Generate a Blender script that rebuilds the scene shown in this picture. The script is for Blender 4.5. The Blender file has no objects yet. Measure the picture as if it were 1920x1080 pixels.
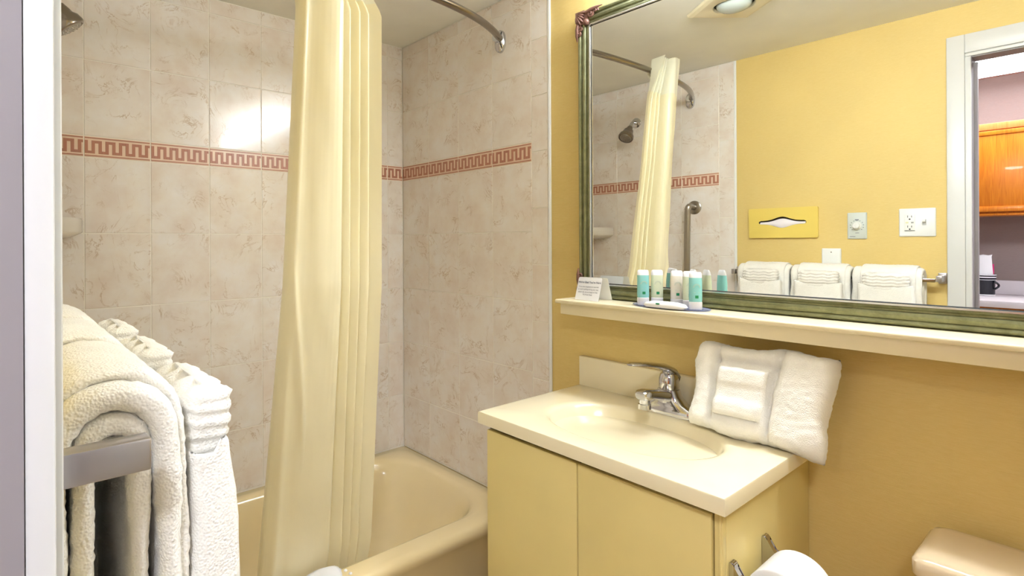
import bpy, bmesh, math, random
from mathutils import Vector, Matrix, noise
S = bpy.context.scene
COL = S.collection
random.seed(7)
PI = math.pi

# ------------------------------------------------------------ camera, world, lights, exposure
cam = bpy.data.cameras.new('camera'); camo = bpy.data.objects.new('camera', cam); COL.objects.link(camo); S.camera = camo
cam.sensor_width = 36.0; cam.sensor_fit = 'HORIZONTAL'
cam.lens = 1026.97 / 1920 * 36.0
cam.shift_x = (960 - 801.26) / 1920
cam.shift_y = -(540 - 452.58) / 1920
cam.clip_start = 0.02
yaw = math.radians(37.959); roll = math.radians(-0.286)
fw = Vector((math.sin(yaw), math.cos(yaw), 0)); rt = Vector((math.cos(yaw), -math.sin(yaw), 0)); up = Vector((0, 0, 1))
c_, s_ = math.cos(roll), math.sin(roll)
RT = rt * c_ + up * s_; UP = up * c_ - rt * s_
R3 = Matrix((RT, UP, -fw)).transposed()
camo.matrix_world = Matrix.Translation((-1.5209, -2.1382, 1.3673)) @ R3.to_4x4()

W = bpy.data.worlds.new('World'); S.world = W; W.use_nodes = True
W.node_tree.nodes['Background'].inputs[0].default_value = (0.8, 0.8, 0.85, 1)
W.node_tree.nodes['Background'].inputs[1].default_value = 0.3
S.view_settings.view_transform = 'Standard'; S.view_settings.look = 'None'
S.view_settings.gamma = 1.0; S.view_settings.use_curve_mapping = False
S.view_settings.exposure = 1.25

VANITY_LIGHT = 17.5     # emission of the fluorescent bar above the mirror
KITCHEN_LIGHT = 6.0    # emission of the kitchen ceiling fluorescents
GLOBE_FILL = 52.0         # emission of the added, unseen fill globe outside the doorway

def area(name, loc, rot, sx, sy, energy, col=(1, 1, 1)):
    l = bpy.data.lights.new(name, 'AREA'); l.shape = 'RECTANGLE'; l.size = sx; l.size_y = sy; l.energy = energy; l.color = col
    o = bpy.data.objects.new(name, l); COL.objects.link(o); o.location = loc; o.rotation_euler = rot
    return o

# ------------------------------------------------------------ materials
def lin(c):
    return tuple(((v / 255) / 12.92 if v / 255 <= 0.04045 else ((v / 255 + 0.055) / 1.055) ** 2.4) for v in c) + (1.0,)

class NT:
    def __init__(self, name):
        self.m = bpy.data.materials.new(name); self.m.use_nodes = True
        self.t = self.m.node_tree; self.n = self.t.nodes; self.l = self.t.links
        self.b = self.n['Principled BSDF']; self.out = self.n['Material Output']
    def node(self, typ, **kw):
        n = self.n.new(typ)
        for k, v in kw.items():
            if k.startswith('i_'): n.inputs[k[2:]].default_value = v
            else: setattr(n, k, v)
        return n
    def link(self, a, b): self.l.new(a, b)
    def set(self, **kw):
        for k, v in kw.items(): self.b.inputs[k.replace('_', ' ')].default_value = v
    def ramp(self, fac, stops):
        r = self.node('ShaderNodeValToRGB'); cr = r.color_ramp
        while len(cr.elements) < len(stops): cr.elements.new(0.5)
        for e, (p, c) in zip(cr.elements, stops): e.position = p; e.color = c
        self.link(fac, r.inputs[0]); return r.outputs[0]
    def coords(self, scale=(1, 1, 1), kind='Object', rnd=False):
        tc = self.node('ShaderNodeTexCoord'); mp = self.node('ShaderNodeMapping'); mp.inputs['Scale'].default_value = scale
        self.link(tc.outputs[kind], mp.inputs['Vector'])
        if rnd:
            oi = self.node('ShaderNodeObjectInfo'); mu = self.node('ShaderNodeVectorMath', operation='SCALE')
            mu.inputs[0].default_value = (13.1, 7.7, 9.3); self.link(oi.outputs['Random'], mu.inputs['Scale'])
            self.link(mu.outputs[0], mp.inputs['Location'])
        return mp.outputs[0]
    def noise(self, vec, scale, detail=3, rough=0.5, dist=0):
        n = self.node('ShaderNodeTexNoise'); n.inputs['Scale'].default_value = scale; n.inputs['Detail'].default_value = detail
        n.inputs['Roughness'].default_value = rough; n.inputs['Distortion'].default_value = dist
        if vec is not None: self.link(vec, n.inputs['Vector'])
        return n.outputs['Fac']
    def bump(self, h, strength, dist=0.002):
        b = self.node('ShaderNodeBump'); b.inputs['Strength'].default_value = strength; b.inputs['Distance'].default_value = dist
        self.link(h, b.inputs['Height']); self.link(b.outputs[0], self.b.inputs['Normal'])

def plain(name, rgb, rough=0.5, metal=0.0, coat=0.0, bump=0, bscale=200):
    t = NT(name); t.set(Base_Color=lin(rgb), Roughness=rough, Metallic=metal, Coat_Weight=coat)
    v = t.coords()
    f = t.noise(v, 6, 2)
    c = lin(rgb); d = tuple(x * 0.95 for x in c[:3]) + (1,)
    t.link(t.ramp(f, [(0.3, d), (0.7, c)]), t.b.inputs['Base Color'])
    if bump: t.bump(t.noise(v, bscale, 2), bump, 0.001)
    return t.m

def mat_tile():
    t = NT('marbled_tile'); v = t.coords(rnd=True)
    base = t.noise(v, 9, 3, 0.55)
    bc = t.ramp(base, [(0.3, lin((232, 218, 205))), (0.5, lin((239, 230, 220))), (0.72, lin((243, 238, 233)))])
    n1 = t.noise(v, 9, 5, 0.62, 1.6)
    vein = t.ramp(n1, [(0.478, (0, 0, 0, 1)), (0.5, (1, 1, 1, 1)), (0.522, (0, 0, 0, 1))])
    msk = t.ramp(t.noise(v, 13, 2), [(0.47, (0.04, 0.04, 0.04, 1)), (0.68, (0.75, 0.75, 0.75, 1))])
    mu = t.node('ShaderNodeMath', operation='MULTIPLY'); t.link(vein, mu.inputs[0]); t.link(msk, mu.inputs[1])
    mx = t.node('ShaderNodeMix', data_type='RGBA'); t.link(mu.outputs[0], mx.inputs[0]); t.link(bc, mx.inputs[6]); mx.inputs[7].default_value = lin((190, 160, 124))
    t.link(mx.outputs[2], t.b.inputs['Base Color']); t.set(Roughness=0.16, Coat_Weight=0.2, Coat_Roughness=0.05)
    return t.m

def mat_wallpaper(name, a, b_, rough=0.6):
    t = NT(name); v = t.coords((1, 4, 90) if True else 1)
    f = t.noise(v, 9, 4, 0.6)
    v2 = t.coords((2, 2, 30)); g = t.noise(v2, 40, 3, 0.6)
    mixf = t.node('ShaderNodeMath', operation='ADD'); t.link(f, mixf.inputs[0]); t.link(g, mixf.inputs[1])
    hf = t.node('ShaderNodeMath', operation='MULTIPLY'); t.link(mixf.outputs[0], hf.inputs[0]); hf.inputs[1].default_value = 0.5
    t.link(t.ramp(hf.outputs[0], [(0.3, lin(a)), (0.7, lin(b_))]), t.b.inputs['Base Color'])
    t.set(Roughness=rough); t.bump(hf.outputs[0], 0.35, 0.002)
    return t.m

def mat_terry(name, rgb):
    t = NT(name); v = t.coords()
    vo = t.node('ShaderNodeTexVoronoi', feature='SMOOTH_F1'); vo.inputs['Scale'].default_value = 480; t.link(v, vo.inputs['Vector'])
    iv = t.node('ShaderNodeMath', operation='SUBTRACT'); iv.inputs[0].default_value = 1.0; t.link(vo.outputs['Distance'], iv.inputs[1]); f = iv.outputs[0]
    g = t.noise(v, 30, 3)
    c = lin(rgb); d = tuple(x * 0.95 for x in c[:3]) + (1,)
    t.link(t.ramp(g, [(0.3, d), (0.6, c)]), t.b.inputs['Base Color'])
    t.set(Roughness=0.95, Sheen_Weight=0.4, Sheen_Roughness=0.5, Specular_IOR_Level=0.1); t.bump(f, 0.7, 0.0016)
    return t.m

def mat_curtain(name, rgb, trans):
    t = NT(name); v = t.coords((1, 1, 1))
    f = t.noise(t.coords((1, 1, 0.15)), 14, 3)
    c = lin(rgb); d = tuple(x * 0.96 for x in c[:3]) + (1,)
    rp = t.ramp(f, [(0.35, d), (0.65, c)]); t.link(rp, t.b.inputs['Base Color'])
    t.set(Roughness=0.30, Specular_IOR_Level=0.6, Sheen_Weight=0.2)
    t.bump(t.noise(v, 700, 2), 0.05, 0.001)
    tr = t.node('ShaderNodeBsdfTranslucent'); t.link(rp, tr.inputs[0])
    mx = t.node('ShaderNodeMixShader'); mx.inputs[0].default_value = trans
    t.link(t.b.outputs[0], mx.inputs[1]); t.link(tr.outputs[0], mx.inputs[2]); t.link(mx.outputs[0], t.out.inputs[0])
    return t.m

def mat_wood(name, a, b_, sc=(3, 3, 30), rot=False):
    t = NT(name); v = t.coords((30, 30, 2.0))
    f = t.noise(v, 2.2, 5, 0.6, 1.0)
    t.link(t.ramp(f, [(0.3, lin(a)), (0.7, lin(b_))]), t.b.inputs['Base Color']); t.set(Roughness=0.3, Coat_Weight=0.3)
    return t.m

def mat_emit(name, rgb, s):
    t = NT(name); t.set(Base_Color=lin(rgb), Emission_Color=lin(rgb), Emission_Strength=s, Roughness=0.4); return t.m

def mat_glass(name, rgb, rough=0.02, trans=1.0):
    t = NT(name); t.set(Base_Color=lin(rgb), Roughness=rough, Transmission_Weight=trans, IOR=1.45); return t.m

def mat_frame():
    t = NT('pewter_green_frame'); v = t.coords((4, 4, 4)); f = t.noise(v, 8, 5, 0.7, 0.6)
    t.link(t.ramp(f, [(0.25, lin((112, 112, 80))), (0.6, lin((138, 140, 106))), (0.85, lin((160, 160, 132)))]), t.b.inputs['Base Color'])
    t.set(Metallic=0.7, Roughness=0.4); return t.m

M = {}
M['tile'] = mat_tile()
M['grout'] = plain('grout', (246, 240, 228), 0.8)
M['key'] = plain('terracotta_key', (186, 126, 102), 0.35, bump=0.2, bscale=90)
M['keybase'] = plain('pink_border_glaze', (240, 214, 190), 0.25)
M['wall'] = mat_wallpaper('yellow_wallpaper', (220, 191, 115), (230, 205, 136))
M['mauve'] = mat_wallpaper('mauve_wallpaper', (140, 124, 120), (156, 140, 136))
M['jamb'] = plain('mauve_grey_paint', (152, 146, 149), 0.5)
M['white'] = plain('white_gloss_paint', (218, 218, 216), 0.3)
M['caulk'] = plain('white_caulk', (242, 242, 240), 0.4)
M['ceil'] = plain('ceiling_paint', (247, 244, 233), 0.8, bump=0.15, bscale=150)
M['popcorn'] = plain('textured_ceiling_paint', (176, 160, 172), 0.9, bump=1.0, bscale=60)
M['floor'] = plain('beige_floor_vinyl', (190, 170, 130), 0.4)
M['tub'] = plain('almond_enamel', (240, 219, 170), 0.16, coat=0.4)
M['cream'] = plain('cream_cabinet_paint', (230, 210, 142), 0.38, bump=0.08, bscale=260)
M['marble'] = plain('almond_cultured_marble', (242, 230, 196), 0.18, coat=0.3)
M['shelf'] = plain('cream_shelf_paint', (238, 225, 190), 0.35)
M['toilet'] = plain('almond_porcelain', (228, 208, 176), 0.12, coat=0.4)
M['towel'] = mat_terry('white_terry', (247, 244, 236))
M['curtain'] = mat_curtain('pale_yellow_satin', (254, 246, 212), 0.34)
M['header'] = mat_curtain('cream_header_cloth', (250, 247, 226), 0.3)
M['chrome'] = plain('chrome', (205, 205, 208), 0.09, 1.0)
M['steel'] = plain('brushed_steel', (176, 170, 160), 0.28, 1.0)
M['brushed'] = plain('brushed_aluminium', (200, 198, 204), 0.32, 1.0)
M['nickel'] = plain('dark_nickel', (150, 142, 132), 0.2, 1.0)
M['mirror'] = plain('mirror_silver', (246, 247, 243), 0.0, 1.0)
M['frame'] = mat_frame()
M['bronze'] = plain('mauve_bronze', (132, 96, 84), 0.4, 0.35, bump=0.2, bscale=120)
M['black'] = plain('black_gap', (14, 12, 10), 0.7)
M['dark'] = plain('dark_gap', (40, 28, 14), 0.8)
M['paper'] = plain('white_paper', (244, 244, 246), 0.6)
M['ink'] = plain('grey_ink', (104, 104, 116), 0.7)
M['inkblue'] = plain('blue_ink', (48, 60, 96), 0.7)
M['plate'] = plain('white_plastic', (236, 238, 236), 0.35)
M['yplate'] = plain('yellow_enamel', (236, 210, 108), 0.35)
M['soapdish'] = plain('white_ceramic', (232, 226, 216), 0.15, coat=0.3)
M['oak'] = mat_wood('honey_oak', (196, 104, 18), (226, 140, 40))
M['laminate'] = plain('pale_counter_laminate', (226, 220, 224), 0.35)
M['porc'] = plain('black_ceramic', (16, 18, 30), 0.2)
M['silverleaf'] = plain('bright_silver_lip', (225, 225, 222), 0.2, 0.9)
M['gold'] = plain('antique_brass', (150, 116, 50), 0.25, 1.0)

def mat_bottle(name, rgb, tr):
    t = NT(name); t.set(Base_Color=lin(rgb), Roughness=0.25, Transmission_Weight=tr, IOR=1.35); t.b.inputs['Subsurface Weight'].default_value = 0.0
    return t.m
M['teal'] = mat_bottle('teal_lotion_plastic', (158, 226, 226), 0.15)
M['lime'] = mat_bottle('pale_green_plastic', (236, 243, 214), 0.12)
M['cream_p'] = mat_bottle('cream_plastic', (246, 240, 226), 0.1)
M['cap'] = plain('white_cap_plastic', (240, 238, 240), 0.35)
M['logo'] = plain('green_logo_print', (20, 140, 90), 0.5)
M['emboss'] = plain('grey_emblem_print', (196, 206, 190), 0.5)
M['tray'] = mat_glass('blue_clear_plastic', (200, 210, 250), 0.05, 0.8)
M['tissue'] = plain('white_tissue', (244, 238, 244), 0.9)
M['pink'] = plain('magenta_print', (206, 30, 110), 0.5)
M['brown'] = plain('brown_packet', (120, 76, 58), 0.5)
M['bulb'] = mat_glass('silvered_bulb_glass', (226, 236, 230), 0.06, 0.35)

# ------------------------------------------------------------ mesh builder
class B:
    def __init__(self): self.bm = bmesh.new(); self.mi = 0
    def _mark(self, faces):
        for f in faces: f.material_index = self.mi
    def box(self, x0, x1, y0, y1, z0, z1, bev=0.0, seg=2):
        r = bmesh.ops.create_cube(self.bm, size=1.0); vs = r['verts']
        for v in vs:
            v.co = Vector(((x0 + x1) / 2 + v.co.x * (x1 - x0), (y0 + y1) / 2 + v.co.y * (y1 - y0), (z0 + z1) / 2 + v.co.z * (z1 - z0)))
        es = list({e for v in vs for e in v.link_edges}); fs = list({f for v in vs for f in v.link_faces})
        self._mark(fs)
        if bev > 0:
            r = bmesh.ops.bevel(self.bm, geom=es + vs, offset=min(bev, abs(x1 - x0) * .45, abs(y1 - y0) * .45, abs(z1 - z0) * .45), segments=seg, profile=0.5, affect='EDGES')
            self._mark(r['faces'])
        return self
    def loft(self, rings, closed=True, cap0=False, cap1=False, flip=False):
        R = [[self.bm.verts.new(p) for p in r] for r in rings]
        n = len(R[0]); fs = []
        for a, b in zip(R, R[1:]):
            for i in range(n if closed else n - 1):
                j = (i + 1) % n
                q = (a[i], a[j], b[j], b[i])
                try: fs.append(self.bm.faces.new(q if not flip else q[::-1]))
                except ValueError: pass
        if cap0: fs.append(self.bm.faces.new(R[0][::-1] if not flip else R[0]))
        if cap1: fs.append(self.bm.faces.new(R[-1] if not flip else R[-1][::-1]))
        self._mark(fs); return self
    def tube(self, pts, r, n=12, cap=True):
        pts = [Vector(p) for p in pts]; rings = []
        rr = r if isinstance(r, (list, tuple)) else [r] * len(pts)
        prev = None
        for i, p in enumerate(pts):
            d = (pts[min(i + 1, len(pts) - 1)] - pts[max(i - 1, 0)]).normalized()
            if prev is None:
                a = Vector((0, 0, 1)) if abs(d.z) < 0.9 else Vector((1, 0, 0)); u = d.cross(a).normalized()
            else:
                u = (prev - d * prev.dot(d)).normalized()
            prev = u; w = d.cross(u)
            rings.append([p + (u * math.cos(2 * PI * k / n) + w * math.sin(2 * PI * k / n)) * rr[i] for k in range(n)])
        return self.loft(rings, True, cap, cap)
    def lathe(self, prof, origin, axis, n=24, sx=1.0, sy=1.0, ref=None):
        ax = Vector(axis).normalized(); a = Vector(ref) if ref else (Vector((0, 0, 1)) if abs(ax.z) < 0.9 else Vector((1, 0, 0)))
        u = (a - ax * a.dot(ax)).normalized(); w = ax.cross(u); o = Vector(origin)
        rings = [[o + ax * h + (u * math.cos(2 * PI * k / n) * sx + w * math.sin(2 * PI * k / n) * sy) * max(r, 1e-5) for k in range(n)] for r, h in prof]
        return self.loft(rings, True, True, True)
    def ball(self, c, rx, ry, rz, n=10, rot=None):
        r = bmesh.ops.create_uvsphere(self.bm, u_segments=n + 4, v_segments=n, radius=1.0)
        m = Matrix.Diagonal((rx, ry, rz, 1)); m = (rot.to_4x4() if rot else Matrix.Identity(4)) @ m
        for v in r['verts']: v.co = (m @ v.co) + Vector(c)
        self._mark({f for v in r['verts'] for f in v.link_faces}); return self
    def poly(self, pts): self._mark([self.bm.faces.new([self.bm.verts.new(p) for p in pts])]); return self
    def prism(self, pts, vec):
        v = Vector(vec); a = [Vector(p) for p in pts]; return self.loft([a, [p + v for p in a]], True, True, True)

def obj(name, b, mats, parent=None, smooth=35, kind=None, label=None):
    bm = b.bm
    bmesh.ops.recalc_face_normals(bm, faces=bm.faces)
    cs = [v.co for v in bm.verts]
    lo = Vector((min(c.x for c in cs), min(c.y for c in cs), min(c.z for c in cs))); hi = Vector((max(c.x for c in cs), max(c.y for c in cs), max(c.z for c in cs)))
    c = (lo + hi) / 2
    bmesh.ops.translate(bm, verts=bm.verts, vec=-c)
    me = bpy.data.meshes.new(name); bm.to_mesh(me); bm.free()
    for m in (mats if isinstance(mats, (list, tuple)) else [mats]): me.materials.append(m)
    if smooth:
        me.polygons.foreach_set('use_smooth', [True] * len(me.polygons)); me.set_sharp_from_angle(angle=math.radians(smooth))
    o = bpy.data.objects.new(name, me); COL.objects.link(o)
    if parent:
        o.parent = parent; w = parent.location.copy(); q = parent.parent
        while q: w += q.location; q = q.parent
        o.location = c - w
    else: o.location = c
    if kind: o['kind'] = kind
    if label: o['label'] = label
    return o

def thing(name, label, cat, loc, group=None):
    o = bpy.data.objects.new(name, None); o.empty_display_size = 0.05; COL.objects.link(o); o.location = loc
    o['label'] = label; o['category'] = cat
    if group: o['group'] = group
    return o
def tag(o, label, cat, group=None):
    o['label'] = label; o['category'] = cat
    if group: o['group'] = group
    return o
def dup(root, delta, label=None):
    r = root.copy(); COL.objects.link(r); r.location = root.location + Vector(delta)
    if label: r['label'] = label
    for ch in root.children:
        c = ch.copy(); COL.objects.link(c); c.parent = r
        for g in ch.children:
            d = g.copy(); COL.objects.link(d); d.parent = c
    return r
def rect_ring(x0, x1, y0, y1, z, r, n=8):
    pts = []
    for cx, cy, a0 in ((x1 - r, y1 - r, 0), (x0 + r, y1 - r, 90), (x0 + r, y0 + r, 180), (x1 - r, y0 + r, 270)):
        for k in range(n + 1):
            a = math.radians(a0 + 90 * k / n); pts.append(Vector((cx + r * math.cos(a), cy + r * math.sin(a), z)))
    return pts
def chaikin(p, it=2):
    for _ in range(it):
        q = [p[0]]
        for a, b in zip(p, p[1:]): q += [a * 0.75 + b * 0.25, a * 0.25 + b * 0.75]
        q.append(p[-1]); p = q
    return p
def resample(p, n):
    d = [0.0]
    for a, b in zip(p, p[1:]): d.append(d[-1] + (b - a).length)
    out = []; j = 0
    for i in range(n):
        t = d[-1] * i / (n - 1)
        while j < len(p) - 2 and d[j + 1] < t: j += 1
        f = (t - d[j]) / max(d[j + 1] - d[j], 1e-9); out.append(p[j].lerp(p[j + 1], f))
    return out

# ------------------------------------------------------------ setting
CEIL = 2.293; XL = -1.50; XLW = -1.506; XR = 0.006; NEAR = -2.70
DY0, DY1, DZ = -1.760, -2.50, 2.078      # doorway
floor = obj('floor', B().box(-4.1, 0.12, -3.7, 0.12, -0.1, 0.0), M['floor'], kind='structure')
ceiling = obj('ceiling', B().box(-1.56, 0.12, NEAR - .1, 0.12, CEIL, CEIL + 0.1), M['ceil'], kind='structure')
wall_right = obj('wall_right', B().box(XR, 0.12, NEAR - .1, 0.12, 0, CEIL), M['wall'], kind='structure')
wall_back = obj('wall_back', B().box(XLW, XR, 0.0016, 0.12, 0, CEIL), M['grout'], kind='structure')
wall_front = obj('wall_front', B().box(XLW, XR, NEAR - .1, NEAR, 0, CEIL), M['wall'], kind='structure')
b = B(); b.box(XLW - .05, XLW, DY0 + .012, 0.12, 0, CEIL); b.box(XLW - .05, XLW, DY1 - .012, DY0 + .012, DZ + .012, CEIL); b.box(XLW - .05, XLW, NEAR - .1, DY1 - .012, 0, CEIL)
wall_left = obj('wall_left', b, M['wall'], kind='structure')
b = B(); b.box(XLW - .08, XLW - .05, DY0 + .012, 0.12, 0, 2.5); b.box(XLW - .08, XLW - .05, DY1 - .012, DY0 + .012, DZ + .012, 2.5); b.box(XLW - .08, XLW - .05, -3.7, DY1 - .012, 0, 2.5)
wall_kitchen_side = obj('wall_partition', b, M['mauve'], kind='structure')
obj('wall_kitchen', B().box(-3.95, -3.85, -3.7, 0.12, 0, 2.5), M['mauve'], kind='structure')
obj('wall_kitchen_left', B().box(-3.85, XLW - .08, 0.12, 0.2, 0, 2.5), M['mauve'], kind='structure')
obj('wall_kitchen_right', B().box(-3.85, XLW - .05, -3.8, -3.7, 0, 2.5), M['mauve'], kind='structure')
obj('ceiling_kitchen', B().box(-3.95, XLW - .05, -3.8, 0.2, 2.465, 2.56), M['popcorn'], kind='structure')

# door lining and casing (trim)
b = B(); b.box(XLW - .088, XLW - .0049, DY0, DY0 + .0119, 0, DZ); b.box(XLW - .088, XLW + .0005, DY1 - .0119, DY1, 0, DZ); b.box(XLW - .088, XLW + .0005, DY1 - .0119, DY0 + .0119, DZ, DZ + .0119)
b.box(XLW - .070, XLW - .045, DY0 - .011, DY0, 0, DZ - .012)
obj('trim_1', b, M['jamb'], kind='structure')
b = B()
def casing(b, xs, sgn):
    x1 = xs + sgn * .015; x2 = xs + sgn * .010
    def strip(y0, y1, z0, z1, a, c): b.box(min(xs, a), max(xs, a), min(y0, y1), max(y0, y1), z0, z1, .003)
    b.box(min(xs - sgn * .0048, x2), max(xs - sgn * .0048, x2), DY0 + .0005, DY0 + .018, 0, DZ + .004, .002); strip(DY0 + .018, DY0 + .071, 0, DZ + .092, x1, 0)
    strip(DY1 - .004, DY1 - .018, 0, DZ + .004, x2, 0); strip(DY1 - .018, DY1 - .078, 0, DZ + .092, x1, 0)
    strip(DY1 - .018, DY0 + .018, DZ + .004, DZ + .018, x2, 0); strip(DY1 - .018, DY0 + .018, DZ + .018, DZ + .092, x1, 0)
casing(b, XLW, 1)
obj('trim_2', b, M['white'], kind='structure')
b = B(); casing(b, XLW - .08, -1); obj('trim_3', b, M['white'], kind='structure')

dl = bpy.data.objects.new('added_bounce_door', None); COL.objects.link(dl); dl.location = (-1.49, DY1 - .03, 0); dl['kind'] = 'structure'  # unseen open door, added to bounce neutral light onto towels and bracket
obj('leaf', B().box(-1.488, -.768, DY1 - .048, DY1 - .010, .012, 2.060, .002), M['white'], dl)
for xa, xb in ((-1.40, -1.16), (-1.09, -.85)):
    for za, zb in ((.25, .85), (1.05, 1.90)): obj('panel', B().box(xa, xb, DY1 - .010, DY1 - .005, za, zb, .004), M['white'], dl)
b = B(); b.lathe([(0, 0), (.028, 0), (.028, .004), (.012, .008), (.011, .03), (.022, .040), (.026, .052), (.020, .064), (0, .067)], (-.83, DY1 - .010, .98), (0, 1, 0), 24); obj('knob', b, M['brushed'], dl)

# ------------------------------------------------------------ wall tiles (each one a part of its wall)
G = 0.0028
ZS = [0.395, 0.638, 0.892, 1.146, 1.400, 1.6546, 1.7257, 1.9804, 2.2346, 2.291]
tile_cache = {}
def tile_mesh(w, h, border=False, left_half=False):
    key = (round(w, 4), round(h, 4), border)
    if key in tile_cache: return tile_cache[key]
    bm = bmesh.new(); hw, hh, t, c = w / 2 - G / 2, h / 2 - G / 2, 0.0, 0.0011
    fr = [(-hw + c, -hh + c, t), (hw - c, -hh + c, t), (hw - c, hh - c, t), (-hw + c, hh - c, t)]
    md = [(-hw, -hh, t - c), (hw, -hh, t - c), (hw, hh, t - c), (-hw, hh, t - c)]
    bk = [(-hw, -hh, t - .007), (hw, -hh, t - .007), (hw, hh, t - .007), (-hw, hh, t - .007)]
    V = [[bm.verts.new(p) for p in r] for r in (fr, md, bk)]
    bm.faces.new(V[0])
    for a, b2 in zip(V, V[1:]):
        for i in range(4): bm.faces.new((a[i], b2[i], b2[(i + 1) % 4], a[(i + 1) % 4]))
    if border:
        def slab(x0, x1, y0, y1, e=0.0012):
            x0 = max(x0, -hw + .001); x1 = min(x1, hw - .001)
            if x1 - x0 < .001: return
            q = [(x0, y0), (x1, y0), (x1, y1), (x0, y1)]
            lo = [bm.verts.new((x, y, t)) for x, y in q]; hi = [bm.verts.new((x + (.0003 if x == x0 else -.0003), y + (.0003 if y == y0 else -.0003), t + e)) for x, y in q]
            fs = [bm.faces.new(hi)] + [bm.faces.new((lo[i], lo[(i + 1) % 4], hi[(i + 1) % 4], hi[i])) for i in range(4)]
            for f in fs: f.material_index = 1
        slab(-hw, hw, .0275, .0315, .0007); slab(-hw, hw, -.0315, -.0275, .0007)
        # meander: a thick square wave cut by notches from above and below
        p = 0.0405; T = 0.0215; L = -0.0225; bar = 0.0092
        x = -0.0995; k = 0
        while x < 0.0995:
            slab(x, x + bar + .001, L, T)                                   # upright
            if k % 2 == 0: slab(x + bar + .001, x + p / 2, L, L + bar)        # foot
            else: slab(x + bar + .001, x + p / 2, T - bar, T)                # head
            x += p / 2; k += 1
    me = bpy.data.meshes.new('border_tile' if border else 'tile'); bm.to_mesh(me); bm.free()
    if border: me.materials.append(M['keybase']); me.materials.append(M['key'])
    else: me.materials.append(M['tile'])
    tile_cache[key] = me; return me

def put_tile(wall, mat3, c, w, h, border=False):
    me = tile_mesh(w, h, border)
    o = bpy.data.objects.new('border_tile' if border else 'wall_tile', me); COL.objects.link(o)
    o.parent = wall; o.location = Vector(c) - wall.location; o.rotation_euler = mat3.to_euler()
MB = Matrix(((1, 0, 0), (0, 0, -1), (0, 1, 0)))           # faces -Y
MR = Matrix(((0, 0, -1), (-1, 0, 0), (0, 1, 0)))          # faces -X
ML = Matrix(((0, 0, 1), (1, 0, 0), (0, 1, 0)))            # faces +X
rnd = random.Random(3)
def tile_field(wall, axis, lines, m3):
    for i, (a, b2) in enumerate(zip(lines, lines[1:])):
        for z0, z1 in zip(ZS, ZS[1:]):
            w, h = abs(b2 - a), z1 - z0; mid = (a + b2) / 2
            c = (mid, 0, (z0 + z1) / 2) if axis == 'x' else ((0 if m3 is MR else XL), mid, (z0 + z1) / 2)
            put_tile(wall, m3, c, w, h, abs(z0 - 1.6546) < .001)
xs = [-0.0005, -0.0878] + [-0.0878 - .202 * k for k in range(1, 8)]; xs[-1] = -1.4995
tile_field(wall_back, 'x', xs, MB)
ys = [-0.0005, -0.2001, -0.4021, -0.6041, -0.8061]
tile_field(wall_right, 'y', ys, MR); tile_field(wall_left, 'y', ys, ML)
TZ = [0.4, 0.466, 0.670, 0.8725, 1.0770, 1.2815, 1.4850, 1.6880, 1.8880, 2.090, 2.291]
b = B(); b.box(0.0016, XR, -0.8810, 0, .39, CEIL - .001); obj('trim_4', b, M['grout'], kind='structure')
b = B(); b.box(XLW, XL - .0016, -0.8810, 0, .39, CEIL - .001); obj('trim_5', b, M['grout'], kind='structure')
for wall, xf, m3 in ((wall_right, 0.0, MR), (wall_left, XL, ML)):
    for z0, z1 in zip(TZ, TZ[1:]): put_tile(wall, m3, (xf, -0.8061 - .0375, (z0 + z1) / 2), .075, z1 - z0)
# white caulked edge of the tile field
obj('trim_6', B().box(-0.0015, XR, -0.8930, -0.8808, 0.0, CEIL, .003), M['caulk'], kind='structure')
obj('trim_7', B().box(XLW, XL + .0015, -0.8930, -0.8808, 0.0, CEIL, .003), M['caulk'], kind='structure')

# ------------------------------------------------------------ bathtub
tub = thing('bathtub', 'almond enamel bathtub filling the tiled alcove behind the shower curtain', 'bathtub', (-0.75, -0.38, 0))
X0, X1, YB, YF = XL + .002, -0.002, -0.002, -0.768
def tub_ring(z, d, r): return rect_ring(X0 + (d if d < 0.05 else d), X1 - d, YF + d, YB - d, z, r, 10)
def inner(z, l, rgt, f, bk, r): return rect_ring(X0 + l, X1 - rgt, YF + f, YB - bk, z, r, 10)
rings = [inner(.0, 0, 0, .028, 0, .004), inner(.31, 0, 0, .024, 0, .004), inner(.345, 0, 0, .006, 0, .004), inner(.365, 0, 0, 0, 0, .005), inner(.380, .0, .0, .004, .0, .006), inner(.388, .001, .001, .014, .001, .01), inner(.392, .004, .004, .028, .004, .015),
         inner(.392, .060, .058, .072, .052, .16), inner(.389, .072, .070, .082, .062, .19), inner(.378, .082, .082, .090, .070, .20), inner(.34, .090, .105, .097, .080, .20),
         inner(.22, .105, .170, .108, .095, .19), inner(.12, .125, .235, .125, .115, .17), inner(.085, .16, .29, .16, .15, .14), inner(.075, .22, .36, .22, .21, .1)]
obj('tub_shell', B().loft(rings, True, False, True), M['tub'], tub, smooth=50)
b = B(); b.lathe([(0, 0), (.035, 0), (.035, .003), (.02, .005), (0, .005)], (-1.22, -.385, .0755), (0, 0, 1)); obj('drain', b, M['chrome'], tub)

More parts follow.
